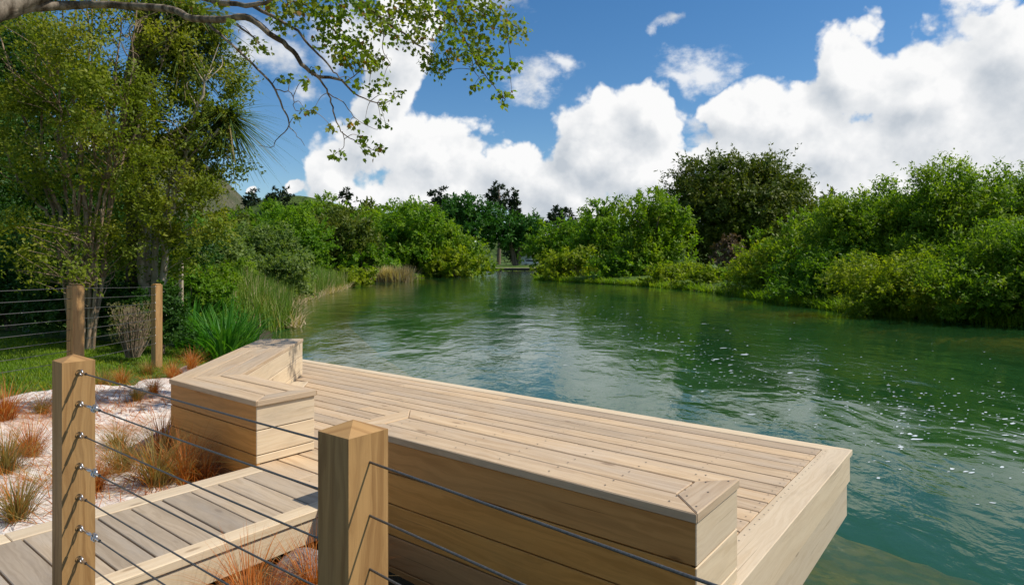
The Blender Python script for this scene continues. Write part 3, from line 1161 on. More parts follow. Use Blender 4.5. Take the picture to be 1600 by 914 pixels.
def auto_lobes(rng, Wd, Dp, z0, z1, k=7):
    """an uneven crown inside a box: one core, k lobes around it, some at the foot and one at the top"""
    H = z1 - z0
    zc = z0 + H * 0.48
    out = [(0, 0, zc * 0.96, Wd * 0.30, Dp * 0.30, H * 0.34)]
    for i in range(k + 4):
        d = rdir(rng, 1, -0.5, 0.95)[0]
        r = rng.uniform(0.12, 0.24)
        e = rng.uniform(0.48, 0.62)
        c_ = np.array([d[0] * Wd * (e - r), d[1] * Dp * (e - r), zc + d[2] * H * (e - 0.04 - r)])
        out.append((c_[0], c_[1], c_[2], Wd * r, Dp * r, min(H * r * 1.1, Wd * r * 1.3)))
    for i in range(4):
        a = i * 1.57 + rng.uniform(-.5, .5)
        r = rng.uniform(0.20, 0.27)
        out.append((math.cos(a) * Wd * 0.29, math.sin(a) * Dp * 0.29, z0 + H * 0.19, Wd * r, Dp * r, H * 0.22))
    r = 0.24
    out.append((rng.uniform(-.12, .12) * Wd, 0, z1 - H * r, Wd * r, Dp * r, H * r))
    return np.array(out)


def stems(parent_loc, rng, lobes, base_r, mat, parent, n=5, name='trunk'):
    """tapered trunk with limbs to the lobes, or several stems from the ground"""
    tb = Tubes()
    order = np.argsort(-lobes[:, 2])[:n]
    for i, j in enumerate(order):
        c_ = lobes[j, :3]
        st = np.array([rng.normal(0, base_r * 0.6), rng.normal(0, base_r * 0.6), -0.15])
        mid = st * 0.5 + np.array([c_[0] * 0.35, c_[1] * 0.35, c_[2] * 0.5]) + rng.normal(0, 0.04 * c_[2], 3)
        pts = smooth_path([st, mid, c_ + np.array([0, 0, lobes[j, 5] * 0.4])], 5)
        tb.add(pts, np.linspace(base_r * (1.0 if i == 0 else 0.7), base_r * 0.14, len(pts)), 8)
    o = tb.build(name, mat, None)
    o.parent = parent
    return o


M_BARK = bark('brown_bark', (0.13, 0.09, 0.06), (0.22, 0.17, 0.12))
M_PALE = bark('pale_bark', (0.34, 0.27, 0.19), (0.50, 0.42, 0.32), 6.0)
M_TWIG = bark('twig_bark', (0.22, 0.15, 0.09), (0.38, 0.28, 0.19), 12.0)
M_LIMB = bark('plane_bark', (0.06, 0.042, 0.025), (0.32, 0.26, 0.19), 5.0)

L_WILLOW = leafmat('willow_leaf', (0.072, 0.148, 0.008), (0.18, 0.29, 0.017), (0.32, 0.39, 0.026), clump=0.5)
L_WILLOW2 = leafmat('willow_leaf_bright', (0.105, 0.165, 0.008), (0.235, 0.31, 0.018), (0.38, 0.40, 0.03), clump=0.55)
L_MID = leafmat('mid_leaf', (0.060, 0.145, 0.008), (0.15, 0.275, 0.017), (0.25, 0.35, 0.024), clump=0.45)
L_GREY = leafmat('greygreen_leaf', (0.095, 0.155, 0.035), (0.20, 0.27, 0.07), (0.28, 0.33, 0.10), clump=0.5)
L_DEEP = leafmat('deep_leaf', (0.020, 0.085, 0.010), (0.055, 0.155, 0.016), (0.07, 0.17, 0.018), clump=0.25, trans=0.25)
L_DARK = leafmat('dark_leaf', (0.042, 0.072, 0.008), (0.105, 0.145, 0.015), (0.19, 0.20, 0.022), clump=0.35, trans=0.28)
L_NEEDLE = leafmat('needle', (0.018, 0.034, 0.012), (0.034, 0.056, 0.020), None, trans=0.1)
L_OLIVE = leafmat('olive_leaf', (0.085, 0.125, 0.010), (0.22, 0.265, 0.022), (0.33, 0.31, 0.03), clump=1.0, trans=0.42)
L_EVER = leafmat('evergreen_leaf', (0.020, 0.065, 0.010), (0.049, 0.117, 0.015), (0.070, 0.143, 0.017), clump=0.5, trans=0.3)
L_PLANE = leafmat('plane_leaf', (0.115, 0.185, 0.016), (0.19, 0.27, 0.022), (0.26, 0.24, 0.03), clump=1.6, trans=0.48, dead=(0.26, 0.13, 0.03), dead_p=0.04)
L_STRAP = leafmat('strap_leaf', (0.030, 0.130, 0.015), (0.075, 0.24, 0.022), (0.15, 0.30, 0.03), clump=2.0, trans=0.35)
L_CABB = leafmat('cabbage_leaf', (0.055, 0.105, 0.03), (0.12, 0.17, 0.045), None, trans=0.3, dead=(0.30, 0.23, 0.11), dead_p=0.12)
L_REED = leafmat('reed_leaf', (0.095, 0.185, 0.022), (0.19, 0.29, 0.04), (0.27, 0.30, 0.06), clump=0.4, trans=0.3, dead=(0.45, 0.36, 0.19), dead_p=0.13)
L_DRY = leafmat('dry_reed', (0.36, 0.27, 0.15), (0.54, 0.43, 0.27), None, trans=0.3)
L_SEDGE = leafmat('orange_sedge', (0.34, 0.085, 0.014), (0.56, 0.20, 0.04), None, trans=0.3, dead=(0.52, 0.36, 0.16), dead_p=0.16)
L_SEDGE2 = leafmat('olive_sedge', (0.16, 0.13, 0.035), (0.34, 0.25, 0.085), None, trans=0.3, dead=(0.42, 0.17, 0.04), dead_p=0.25)
L_GRASS = leafmat('lawn_grass', (0.085, 0.175, 0.006), (0.18, 0.27, 0.010), (0.26, 0.29, 0.014), clump=1.2, trans=0.35)
L_DEADBR = leafmat('dead_brown', (0.13, 0.085, 0.055), (0.23, 0.16, 0.11), None, trans=0.15)

BUSHES = {}


def bush(name, label, cat, px, top, wpx, Y, mat, seed, group=None, base=None, depth=0.8, k=7, lai=6.5, leafpx=3.7, up=0.42, shoot=0.075,
         trunk_r=None, z0f=0.0, zlo=-0.85, droop=0.0, clumps=17, clump_r=0.165, bark_m=None, inner=0.16, leaf_w=0.46, lobes=None, zmin=0.05, dead=None):
    """a tree or shrub whose outline fills the given part of the view at distance Y"""
    rng = np.random.default_rng(seed)
    X = (px - 800) / FPX * Y
    gz0 = gz(X, Y) if base is None else base
    gz0 = max(gz0, -0.1)
    Wd = wpx / FPX * Y * 1.18
    H = EYE + (HOR - top) / FPX * Y - gz0
    r = root(name, (X, Y, gz0), label, cat, group)
    if lobes is None:
        lobes = auto_lobes(rng, Wd, Wd * depth, H * z0f, H * 0.97, k)
    leafL = leafpx * Y / 630.0
    leafW = leafL * leaf_w
    n = int(lai * Wd * H * 1.15 / (leafL * leafW * 0.5))
    P, D, N = crown_points(rng, lobes, n, shoot * (Wd * H) ** 0.5, up=up, zlo=zlo, droop=droop, clumps=clumps, clump_r=clump_r, inner=inner, zmin=zmin - gz0 * 0)
    sc = rng.uniform(0.7, 1.25, len(P))
    leaves('crown', P, D, N, leafL * sc, leafW * sc, mat, r, local=True)
    stems(None, rng, lobes, trunk_r or max(0.06, 0.022 * H), bark_m or M_BARK, r)
    return r


# ---- right bank: the big willow bank, nearest first
G = 'willows along the right bank'
bush('willow', 'bright willow over the water just left of the one cut off by the edge', 'tree', 1590, 352, 240, 22.5, L_WILLOW, 101, G, base=0.1, k=9, up=0.4)
bush('willow', 'willow cut off by the right edge of the photo, low over the water', 'tree', 1715, 330, 270, 22.0, L_MID, 122, G, base=0.1, k=8)
bush('willow', 'low yellowish willow trailing branches into the river, right foreground of the bank', 'tree', 1440, 395, 210, 25.5, L_WILLOW2, 102, G, base=0.0, k=9, up=0.35)
bush('willow', 'tall willow rising at the far right edge above the others', 'tree', 1610, 262, 300, 29, L_WILLOW, 103, G, base=0.4, k=9, up=0.6, z0f=0.2)
bush('willow', 'tall feathery willow with the highest tips right of centre in the bank', 'tree', 1490, 262, 220, 31, L_WILLOW, 104, G, base=0.4, k=9, up=0.6, z0f=0.15)
bush('willow', 'loose willow with sparse top twigs right of the big dark tree', 'tree', 1390, 284, 190, 34, L_WILLOW, 105, G, base=0.4, k=9, up=0.6, z0f=0.1)
bush('willow', 'dense rounded willow low on the waterline beneath the loose willow', 'tree', 1320, 378, 180, 32, L_MID, 106, G, base=0.0, k=8)
bush('willow', 'mid height willow just right of the big dark tree', 'tree', 1285, 330, 160, 39, L_WILLOW, 107, G, base=0.3, k=8, up=0.5)
bush('willow', 'yellow green willow shrub at the water where the grassy bank ends', 'shrub', 1215, 375, 150, 42, L_WILLOW2, 108, G, base=0.1, k=7)
bush('willow', 'dark small willow between the grassy bank and the yellow green shrub', 'shrub', 1195, 405, 110, 46, L_MID, 109, G, base=0.2, k=6)
# ---- right bank: further trees
bush('broad_tree', 'big dark olive tree with a wide domed crown, tallest on the right bank', 'tree', 1160, 232, 222, 84, L_DARK, 111, base=0.8, k=18, z0f=0.06, clumps=20, clump_r=0.17, up=0.25, shoot=0.06, trunk_r=0.5, lai=9.5)
bush('brown_shrub', 'withered brown shrub in front of the big dark tree', 'shrub', 1140, 362, 52, 74, L_DEADBR, 112, base=0.6, k=6, lai=3)
bush('poplar', 'light green feathery tree with pointed top twigs left of the big dark tree', 'tree', 1012, 298, 118, 68, L_WILLOW, 113, base=0.2, k=9, up=0.75, depth=0.8)
bush('round_tree', 'rounded mid green tree standing behind the yellow waterside shrub', 'tree', 938, 312, 80, 92, L_MID, 114, base=0.7, k=7, z0f=0.1)
bush('round_tree', 'dark green tree beside the far jetty on the right', 'tree', 880, 338, 95, 112, L_MID, 115, base=0.7, k=7, z0f=0.05)
bush('shrub', 'bright yellow green shrub at the point of the right bank', 'shrub', 905, 388, 105, 74, L_WILLOW2, 116, base=0.0, k=8)
bush('shrub', 'small yellow green shrub beside the jetty end', 'shrub', 858, 410, 44, 80, L_WILLOW2, 117, base=0.0, k=6)
bush('shrub', 'dark shrub overhanging the water below the feathery tree', 'shrub', 968, 392, 90, 66, L_MID, 118, base=0.0, k=7)
bush('sedge_bank', 'low grassy hummock of sedge at the waterline under the big dark tree', 'shrub', 1055, 413, 105, 57, L_WILLOW2, 119, base=-0.05, k=7, depth=0.6)
bush('sedge_bank', 'long low grassy bank right of the sedge hummock', 'shrub', 1130, 414, 130, 50, L_WILLOW2, 120, base=-0.05, k=8, depth=0.5)
bush('hedge_tree', 'far tree line tree showing between the dark tree and the willows', 'tree', 1290, 300, 60, 120, L_DARK, 121, base=0.8, k=5)
# ---- centre: beyond the jetty
bush('round_tree', 'deep green round tree on the lawn behind the jetty', 'tree', 806, 332, 76, 168, L_DEEP, 131, base=1.1, k=9, z0f=0.34, trunk_r=0.45, up=0.2)
bush('round_tree', 'taller deep green tree left of the jetty, with a domed top', 'tree', 738, 307, 92, 172, L_DEEP, 132, base=1.1, k=9, z0f=0.32, trunk_r=0.5, up=0.2)
bush('cypress', 'dark narrow cypress rising behind the deep green trees', 'tree', 803, 290, 24, 215, L_NEEDLE, 133, base=1.2, k=5, up=0.8)
bush('shrub', 'brownish tree behind the right end of the jetty', 'tree', 848, 372, 40, 175, L_DARK, 134, base=1.1, k=5, z0f=0.3)
# ---- left bank: far to near
GL = 'bushes along the left bank'
bush('willow', 'bright rounded willow at the tip of the left bank', 'tree', 690, 345, 125, 95, L_WILLOW, 141, GL, base=0.1, k=9)
bush('willow', 'broad willow behind the dry reeds', 'tree', 630, 322, 150, 92, L_MID, 142, GL, base=0.4, k=9)
bush('willow', 'low willow touching the water right of the dry reeds', 'shrub', 712, 387, 80, 88, L_WILLOW2, 143, GL, base=0.0, k=7)
bush('willow', 'dark green waterside bush left of the dry reeds', 'shrub', 565, 380, 85, 70, L_MID, 144, GL, base=0.1, k=7)
bush('kanuka', 'large olive bush behind the end of the reed bed', 'tree', 525, 325, 130, 72, L_DARK, 145, GL, base=0.5, k=9, lai=6)
bush('kanuka', 'rounded olive green bush below the green hill', 'tree', 585, 328, 110, 100, L_WILLOW, 146, GL, base=0.7, k=8)
bush('kanuka', 'tall leafy bush behind the middle of the reed bed', 'tree', 450, 325, 120, 55, L_MID, 147, GL, base=0.6, k=8)
bush('leafy_shrub', 'pale grey green leafy shrub over the reed bed', 'shrub', 405, 350, 115, 38, L_GREY, 148, GL, base=0.5, k=8)
bush('leafy_shrub', 'grey green shrub behind the pale stake', 'shrub', 335, 345, 110, 32, L_GREY, 149, GL, base=0.6, k=8)
bush('leafy_shrub', 'tall mid green bush left of the brown mountain slope', 'shrub', 310, 330, 120, 44, L_MID, 150, GL, base=0.7, k=8)
bush('leafy_shrub', 'small bright bush at the near end of the reed bed', 'shrub', 345, 420, 70, 22, L_WILLOW, 151, GL, base=0.5, k=7)


GH = 'trees on the green hill'
for k_, (px_, top_, w_, Y_, lab_, m_) in enumerate((
        (470, 316, 90, 250, 'rounded tree on the left shoulder of the green hill', L_MID), (500, 306, 80, 262, 'olive tree crowning the green hill', L_WILLOW),
        (560, 312, 90, 258, 'dark green tree right of the hill top', L_DARK), (610, 318, 90, 240, 'pale green tree on the right slope of the hill', L_WILLOW),
        (655, 322, 80, 225, 'dark tree at the right foot of the hill', L_DARK), (415, 318, 80, 235, 'green tree at the left foot of the hill', L_MID),
        (365, 322, 80, 210, 'dark tree in front of the brown mountain', L_DARK), (590, 336, 80, 150, 'bushy tree halfway down the hill', L_MID),
        (500, 332, 90, 140, 'broad bushy tree below the hill top', L_WILLOW), (430, 335, 90, 110, 'mid green tree below the left shoulder of the hill', L_MID))):
    bush('hill_tree', lab_, 'tree', px_, top_, w_, Y_, m_, 160 + k_, GH, base=6.0 if Y_ > 200 else 1.0, k=7, lai=5)
bush('sedge_bank', 'low sedge bush at the waterline past the reed bed end', 'shrub', 552, 418, 60, 57, L_WILLOW2, 171, base=-0.05, k=6)
bush('sedge_bank', 'small green bush at the water just left of the dry reeds', 'shrub', 585, 415, 40, 70, L_MID, 172, base=-0.05, k=6)
bush('leafy_shrub', 'pale leafy bush growing among the reeds', 'shrub', 440, 392, 90, 33, L_GREY, 173, base=0.3, k=7)
bush('leafy_shrub', 'low green bush in the reeds near the stake', 'shrub', 370, 405, 70, 26, L_WILLOW, 174, base=0.3, k=7)


# ---- pines on the skyline
def pine(px, top, wpx, Y, label, seed, flat=0.6, base=None):
    rng = np.random.default_rng(seed)
    X = (px - 800) / FPX * Y
    H_top = EYE + (HOR - top) / FPX * Y
    Wd = wpx / FPX * Y
    gb = 1.0 if base is None else base
    H = H_top - gb
    r = root('pine_tree', (X, Y, gb), label, 'tree', 'pines on the skyline')
    lobes = []
    ch = min(H * 0.5, Wd * 1.3)
    for i in range(9):
        f = i / 8.0
        rr = Wd * (0.16 + 0.16 * (1 - abs(f - 0.45) * 1.4))
        a = rng.uniform(0, 6.28)
        off = Wd * 0.26 * (1 - f * 0.7)
        lobes.append((math.cos(a) * off, math.sin(a) * off, H - ch + ch * f * 0.92, rr, rr, rr * 0.42))
    lobes = np.array(lobes)
    leafL = 3.6 * Y / 630.
    n = int(4.5 * Wd * ch / (leafL * leafL * 0.4 * 0.5))
    P, D, N = crown_points(rng, lobes, n, Wd * 0.06, up=0.5, clumps=9, clump_r=0.25, inner=0.05)
    leaves('crown', P, D, N, leafL, leafL * 0.4, L_NEEDLE, r, local=True)
    tb = Tubes()
    tb.add([(0, 0, -0.3), (0.02 * H, 0, H * 0.5), (0, 0, H * 0.95)], [0.026 * H, 0.018 * H, 0.004 * H], 8)
    for lo in lobes:
        tb.add([(0, 0, lo[2] - 0.4 * lo[5] - 0.05 * H), lo[:3]], [0.008 * H, 0.003 * H], 5)
    o = tb.build('trunk', M_BARK)
    o.parent = r


pine(441, 297, 46, 300, 'spreading dark pine on the left end of the green hill', 201, base=22)
pine(397, 298, 34, 320, 'small thin pine nearest the brown mountain', 202, base=18)
pine(541, 297, 22, 290, 'small lone pine on top of the green hill', 203, base=22)
pine(684, 293, 46, 235, 'wide dark pine left of the deep green trees', 204)
pine(779, 285, 36, 225, 'tall open pine directly beside the cypress', 205)
pine(866, 322, 40, 260, 'low dark pine above the right end of the jetty', 206)
pine(890, 326, 34, 270, 'faint dark pine top right of the low pine', 207)

# ------------------------------------------------------------------ blades
def blades(name, P, az, lean, L, Wd, droop, mat, parent=None, seg=3, local=False):
    n = len(P)
    t_ = np.linspace(0, 1, seg + 1)[None, :]
    L = np.broadcast_to(L, (n,))[:, None]
    lean = np.broadcast_to(lean, (n,))[:, None]
    droop = np.broadcast_to(droop, (n,))[:, None]
    Wd = np.broadcast_to(Wd, (n,))[:, None]
    h = L * (np.sin(lean) * t_ + droop * t_ ** 2 * 0.7)
    v = L * (np.cos(lean) * t_ - droop * t_ ** 2.2 * 0.6)
    dx, dy = np.cos(az)[:, None], np.sin(az)[:, None]
    c = np.stack([P[:, 0:1] + dx * h, P[:, 1:2] + dy * h, P[:, 2:3] + v], -1)
    wid = Wd * (1 - t_ ** 1.6) * 0.5 + Wd * 0.04
    side = np.stack([-dy * np.ones_like(t_), dx * np.ones_like(t_), np.zeros_like(h)], -1)
    A, B = c - side * wid[..., None], c + side * wid[..., None]
    co = np.concatenate([A, B], 1).reshape(-1, 3)
    s = seg + 1
    q = []
    i0 = np.arange(n)[:, None] * (2 * s)
    k = np.arange(seg)[None, :]
    fa = np.stack([i0 + k, i0 + k + 1, i0 + s + k + 1, i0 + s + k], -1).reshape(-1, 4)
    if parent is not None and not local:
        co = co - np.array(world_off(parent))
    return link(name, mesh_idx(name, co, fa), mat, parent)


rng = np.random.default_rng(77)
# reed bed along the left bank
n = 16000
line = np.array([(-7.6, 20.5), (-9.4, 25.0), (-10.6, 28.0), (-11.8, 33.5), (-12.9, 42), (-13.6, 48), (-14.6, 54)])
tt = rng.uniform(0, 1, n) ** 1.1 * (len(line) - 1)
i = np.minimum(tt.astype(int), len(line) - 2)
f = (tt - i)[:, None]
P = line[i] * (1 - f) + line[i + 1] * f
P = P + np.stack([-np.abs(rng.normal(0, 1.0, n)) * (1.0 + tt * 0.2) + 0.3, rng.normal(0, 0.5, n)], -1)
keep = height(P[:, 0], P[:, 1]) > -0.35
P = P[keep]
n = len(P)
z = np.maximum(height(P[:, 0], P[:, 1]), -0.1)
patch_h = 0.75 + 0.35 * np.sin(P[:, 0] * 0.9 + P[:, 1] * 0.45) * np.sin(P[:, 1] * 0.31)
o = blades('reeds', np.column_stack([P, z]), rng.uniform(0, 6.28, n), np.abs(rng.normal(0.08, 0.2, n)), rng.uniform(0.7, 1.75, n) * patch_h,
           0.045, rng.uniform(0.02, 0.3, n), L_REED)
tag(o, 'tall green reed bed with straw coloured stems along the left bank', 'reeds', kind='stuff')
# dead straw at the water's edge
n = 1100
tt = rng.uniform(0, len(line) - 1.01, n)
i = tt.astype(int)
f = (tt - i)[:, None]
P = line[i] * (1 - f) + line[i + 1] * f + np.stack([rng.uniform(0.1, 0.8, n), rng.normal(0, 0.3, n)], -1)
o = blades('straw', np.column_stack([P, np.full(n, 0.03)]), rng.uniform(0, 6.28, n), rng.uniform(0.7, 1.5, n), rng.uniform(0.5, 1.1, n), 0.04, 0.1, L_DRY)
tag(o, 'fallen straw under the reed bed at the waterline', 'straw', kind='stuff')

# the dry reed clump standing in the water
b0 = on(617, 441, 0.0)
r = root('dry_reed_clump', b0, 'straw coloured dry reed clump standing in the water off the left bank', 'reeds')
n = 1400
P = np.column_stack([rng.normal(0, 0.85, n), rng.normal(0, 0.5, n), np.zeros(n)])
blades('stalks', P, np.arctan2(P[:, 1], P[:, 0]) + rng.normal(0, 0.5, n), np.abs(rng.normal(0.25, 0.2, n)), rng.uniform(0.9, 2.2, n), 0.08, rng.uniform(0.05, 0.35, n), L_DRY, r, local=True)

# strappy green clumps between the fence and the river
G = 'strappy green clumps by the bank'
for j, (px, py, rad, ln, cnt, lab) in enumerate((
        (350, 545, 0.42, 1.05, 260, 'bright green strappy plant beside the diagonal bench'),
        (300, 535, 0.38, 0.95, 220, 'green strappy plant right of the clipped twiggy shrub'),
        (383, 515, 0.35, 0.85, 180, 'green strappy plant at the water behind the diagonal bench'),
        (325, 505, 0.45, 1.0, 200, 'tall strappy plant behind the two bright green ones'),
        (275, 500, 0.45, 0.95, 180, 'dark strappy plant right behind the far fence post'))):
    p = on(px, py, 0.62)
    p.z = gz(p.x, p.y)
    r = root('strap_leaf_plant', p, lab, 'plant', G)
    a = rng.uniform(0, 6.28, cnt)
    q = np.abs(rng.normal(0, rad * 0.5, cnt))
    P = np.column_stack([np.cos(a) * q, np.sin(a) * q, np.full(cnt, -0.03)])
    blades('leaf_tuft', P, a + rng.normal(0, 0.4, cnt), np.abs(rng.normal(0.22, 0.2, cnt)), rng.uniform(0.55, 1.1, cnt) * ln * 1.3, rng.uniform(0.026, 0.044, cnt),
           rng.uniform(0.05, 0.75, cnt), L_STRAP, r, seg=5, local=True)

# ------------------------------------------------------------------ sedge tussocks
VAR = []
for v in range(5):
    cnt = 340
    a = rng.uniform(0, 6.28, cnt)
    q = np.abs(rng.normal(0, 0.035, cnt))
    P = np.column_stack([np.cos(a) * q, np.sin(a) * q, np.full(cnt, -0.02)])
    o = blades('blades', P, a + rng.normal(0, 0.5, cnt), np.abs(rng.normal(0.32, 0.28, cnt)), rng.uniform(0.5, 1.1, cnt) * 0.42, rng.uniform(0.0025, 0.005, cnt),
               rng.uniform(0.1, 0.8, cnt), L_SEDGE if v % 2 == 0 else L_SEDGE2, None, seg=4)
    VAR.append(o.data)
    bpy.data.objects.remove(o)
TUS = [
    (48, 712, 1.0, 0, 'upright orange tussock left of the near fence post'),
    (8, 672, 1.1, 2, 'wispy pink orange tussock at the left edge beside the lawn'),
    (8, 745, 1.1, 1, 'flattened straw tussock at the left edge of the sand'),
    (28, 824, 0.95, 3, 'olive tussock in the left corner against the boardwalk'),
    (66, 648, 0.7, 1, 'small olive tussock just left of the near post top'),
    (160, 600, 0.9, 1, 'olive tussock at the lawn edge behind the near post'),
    (190, 590, 0.8, 0, 'rusty tussock at the lawn edge under the twiggy shrub'),
    (240, 614, 0.7, 2, 'small red tussock in front of the far fence post'),
    (213, 626, 0.65, 1, 'short brown tussock in the middle of the sand'),
    (270, 575, 0.9, 0, 'rusty tussock at the foot of the far fence post'),
    (300, 562, 1.0, 2, 'rusty tussock beside the strappy plants'),
    (232, 572, 0.8, 1, 'golden tussock between the twiggy shrub and the fence post'),
    (185, 690, 0.8, 1, 'brown tussock midway along the sand'),
    (190, 745, 0.95, 3, 'olive tussock beside the boardwalk edge'),
    (255, 705, 1.2, 0, 'big reddish tussock against the corner bench'),
    (245, 765, 1.2, 3, 'large spiky tussock between corner bench and boardwalk'),
    (290, 752, 1.1, 4, 'dark orange tussock under the corner bench front'),
    (320, 748, 0.9, 2, 'tussock tucked in the corner of boardwalk and bench'),
    (150, 778, 0.7, 2, 'thin orange tussock right of the near post by the boardwalk'),
    (100, 655, 0.7, 0, 'faint orange tussock directly behind the near post'),
]
for (px, py, sc_, v, lab) in TUS:
    p = on(px, py, 0.70)
    p.z = sz(p.x, p.y)
    r = root('sedge_tussock', p, lab, 'tussock', 'sedge tussocks in the sand garden', rz=rng.uniform(0, 6.28))
    r.scale = (sc_,) * 3
    o = bpy.data.objects.new('blades', VAR[v])
    COL.objects.link(o)
    o.parent = r
for j, (a, b, sc_, lab) in enumerate(((-2.55, 1.75, 1.0, 'tussock under the near side of the boardwalk'), (-2.6, 1.45, 1.0, 'orange tussock beneath the boardwalk edge at the bottom of the photo'),
                                      (-2.35, 1.35, 0.9, 'straw tussock left of the grey rock'))):
    p = W(a, b, 0)
    p.z = sz(p.x, p.y)
    r = root('sedge_tussock', p, lab, 'tussock', 'sedge tussocks in the sand garden', rz=j * 2.0)
    r.scale = (sc_,) * 3
    o = bpy.data.objects.new('blades', VAR[(j * 2) % 5])
    COL.objects.link(o)
    o.parent = r
# dry stalks lying on the sand
n = 13000
P = np.column_stack([rng.uniform(-5.3, -1.6, n), rng.uniform(2.0, 9.6, n)])
k = (P[:, 0] * D1[0] + P[:, 1] * D1[1] < -3.95)
k &= ~((P[:, 0] * D1[0] + P[:, 1] * D1[1] > -5.2) & (P[:, 0] * D2[0] + P[:, 1] * D2[1] > 2.15))
sel = np.sin(P[:, 0] * 2.1 + 1) * np.sin(P[:, 1] * 1.7) + rng.normal(0, 0.45, n) > 0.0
P = P[k & sel]
n = len(P)
z = sand_h(P[:, 0], P[:, 1]) + 0.004
o = blades('dry_grass', np.column_stack([P, z]), rng.normal(2.6, 0.9, n), rng.uniform(1.2, 1.5, n), rng.uniform(0.12, 0.35, n), 0.004, 0.02, L_SEDGE)
tag(o, 'dry orange grass strands lying on the sand', 'grass', kind='stuff')

# grass hanging over the river banks
n = 15000
PB = []
for a_, b_, cnt_ in ((20, 28, 9000), (11, 15, 2500), (15, 20, 1500)):
    ln_ = RIVER[a_:b_ + 1]
    tt = rng.uniform(0, len(ln_) - 1.001, cnt_)
    i = tt.astype(int)
    f = (tt - i)[:, None]
    PB.append(ln_[i] * (1 - f) + ln_[i + 1] * f)
P = np.concatenate(PB)
n = len(P)
P = P + rng.normal(0, 0.35, (n, 2))
d_ = river_dist(P[:, 0], P[:, 1])
P = P[(d_ > -0.45) & (d_ < 0.9)]
n = len(P)
z = np.maximum(height(P[:, 0], P[:, 1]), -0.02)
dist_ = np.hypot(P[:, 0], P[:, 1])
o = blades('bank_grass', np.column_stack([P, z]), rng.uniform(0, 6.28, n), np.abs(rng.normal(0.35, 0.3, n)), rng.uniform(0.35, 0.95, n), 0.03 + 0.0007 * dist_,
           rng.uniform(0.3, 1.0, n), L_WILLOW)
tag(o, 'rough grass hanging over the water along both banks', 'grass', kind='stuff')

# lawn blades
n = 42000
P = np.column_stack([rng.uniform(-9.5, -4.9, n), rng.uniform(4.5, 12.0, n)])
edge = -5.5 + 0.22 * np.sin(P[:, 1] * 1.7) + 0.15 * np.sin(P[:, 1] * 4.1 + 1) + 0.35 * sstep(7, 10, P[:, 1])
P = P[(P[:, 0] < edge + rng.normal(0.05, 0.12, n)) & (P[:, 0] > -0.9 * P[:, 1] - 0.5)]
n = len(P)
z = height(P[:, 0], P[:, 1])
o = blades('lawn_grass', np.column_stack([P, z]), rng.uniform(0, 6.28, n), np.abs(rng.normal(0.2, 0.3, n)), rng.uniform(0.03, 0.085, n), 0.009, 0.3, L_GRASS, seg=2)
tag(o, 'short green lawn grass at the left', 'grass', kind='stuff')

# ------------------------------------------------------------------ rocks
M_ROCK = plain('grey_rock', (0.24, 0.215, 0.195), 0.9, 0.0, 0.4, 14.0, 0.2, 0.8)
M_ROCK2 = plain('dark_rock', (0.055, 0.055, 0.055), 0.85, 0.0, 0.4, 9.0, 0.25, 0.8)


def rock(name, label, loc, s, seed, mat):
    bm = bmesh.new()
    bmesh.ops.create_icosphere(bm, subdivisions=3, radius=1.0)
    rg = random.Random(seed)
    planes = [(Vector((rg.gauss(0, 1), rg.gauss(0, 1), rg.gauss(0, 1))).normalized(), rg.uniform(0.62, 0.9)) for _ in range(14)]
    for v in bm.verts:
        for nrm, dd in planes:
            e = v.co.dot(nrm) - dd
            if e > 0:
                v.co -= nrm * e * 0.9
        v.co = Vector((v.co.x * s[0], v.co.y * s[1], v.co.z * s[2])) * (1 + rg.uniform(-.012, .012))
    me = bpy.data.meshes.new(name)
    bm.to_mesh(me)
    bm.free()
    o = link(name, me, mat)
    o.location = loc
    return tag(o, label, 'rock')


p = W(-2.72, 1.85, 0)
rock('rock', 'rough grey rock between the boardwalk and the near bench', (p.x, p.y, 0.54), (0.24, 0.22, 0.24), 1, M_ROCK)
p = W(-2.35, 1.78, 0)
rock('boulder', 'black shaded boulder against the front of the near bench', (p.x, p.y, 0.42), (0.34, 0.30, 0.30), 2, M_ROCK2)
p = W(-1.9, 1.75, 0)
rock('boulder', 'small dark boulder right of the black one', (p.x, p.y, 0.36), (0.28, 0.24, 0.2), 3, M_ROCK2)

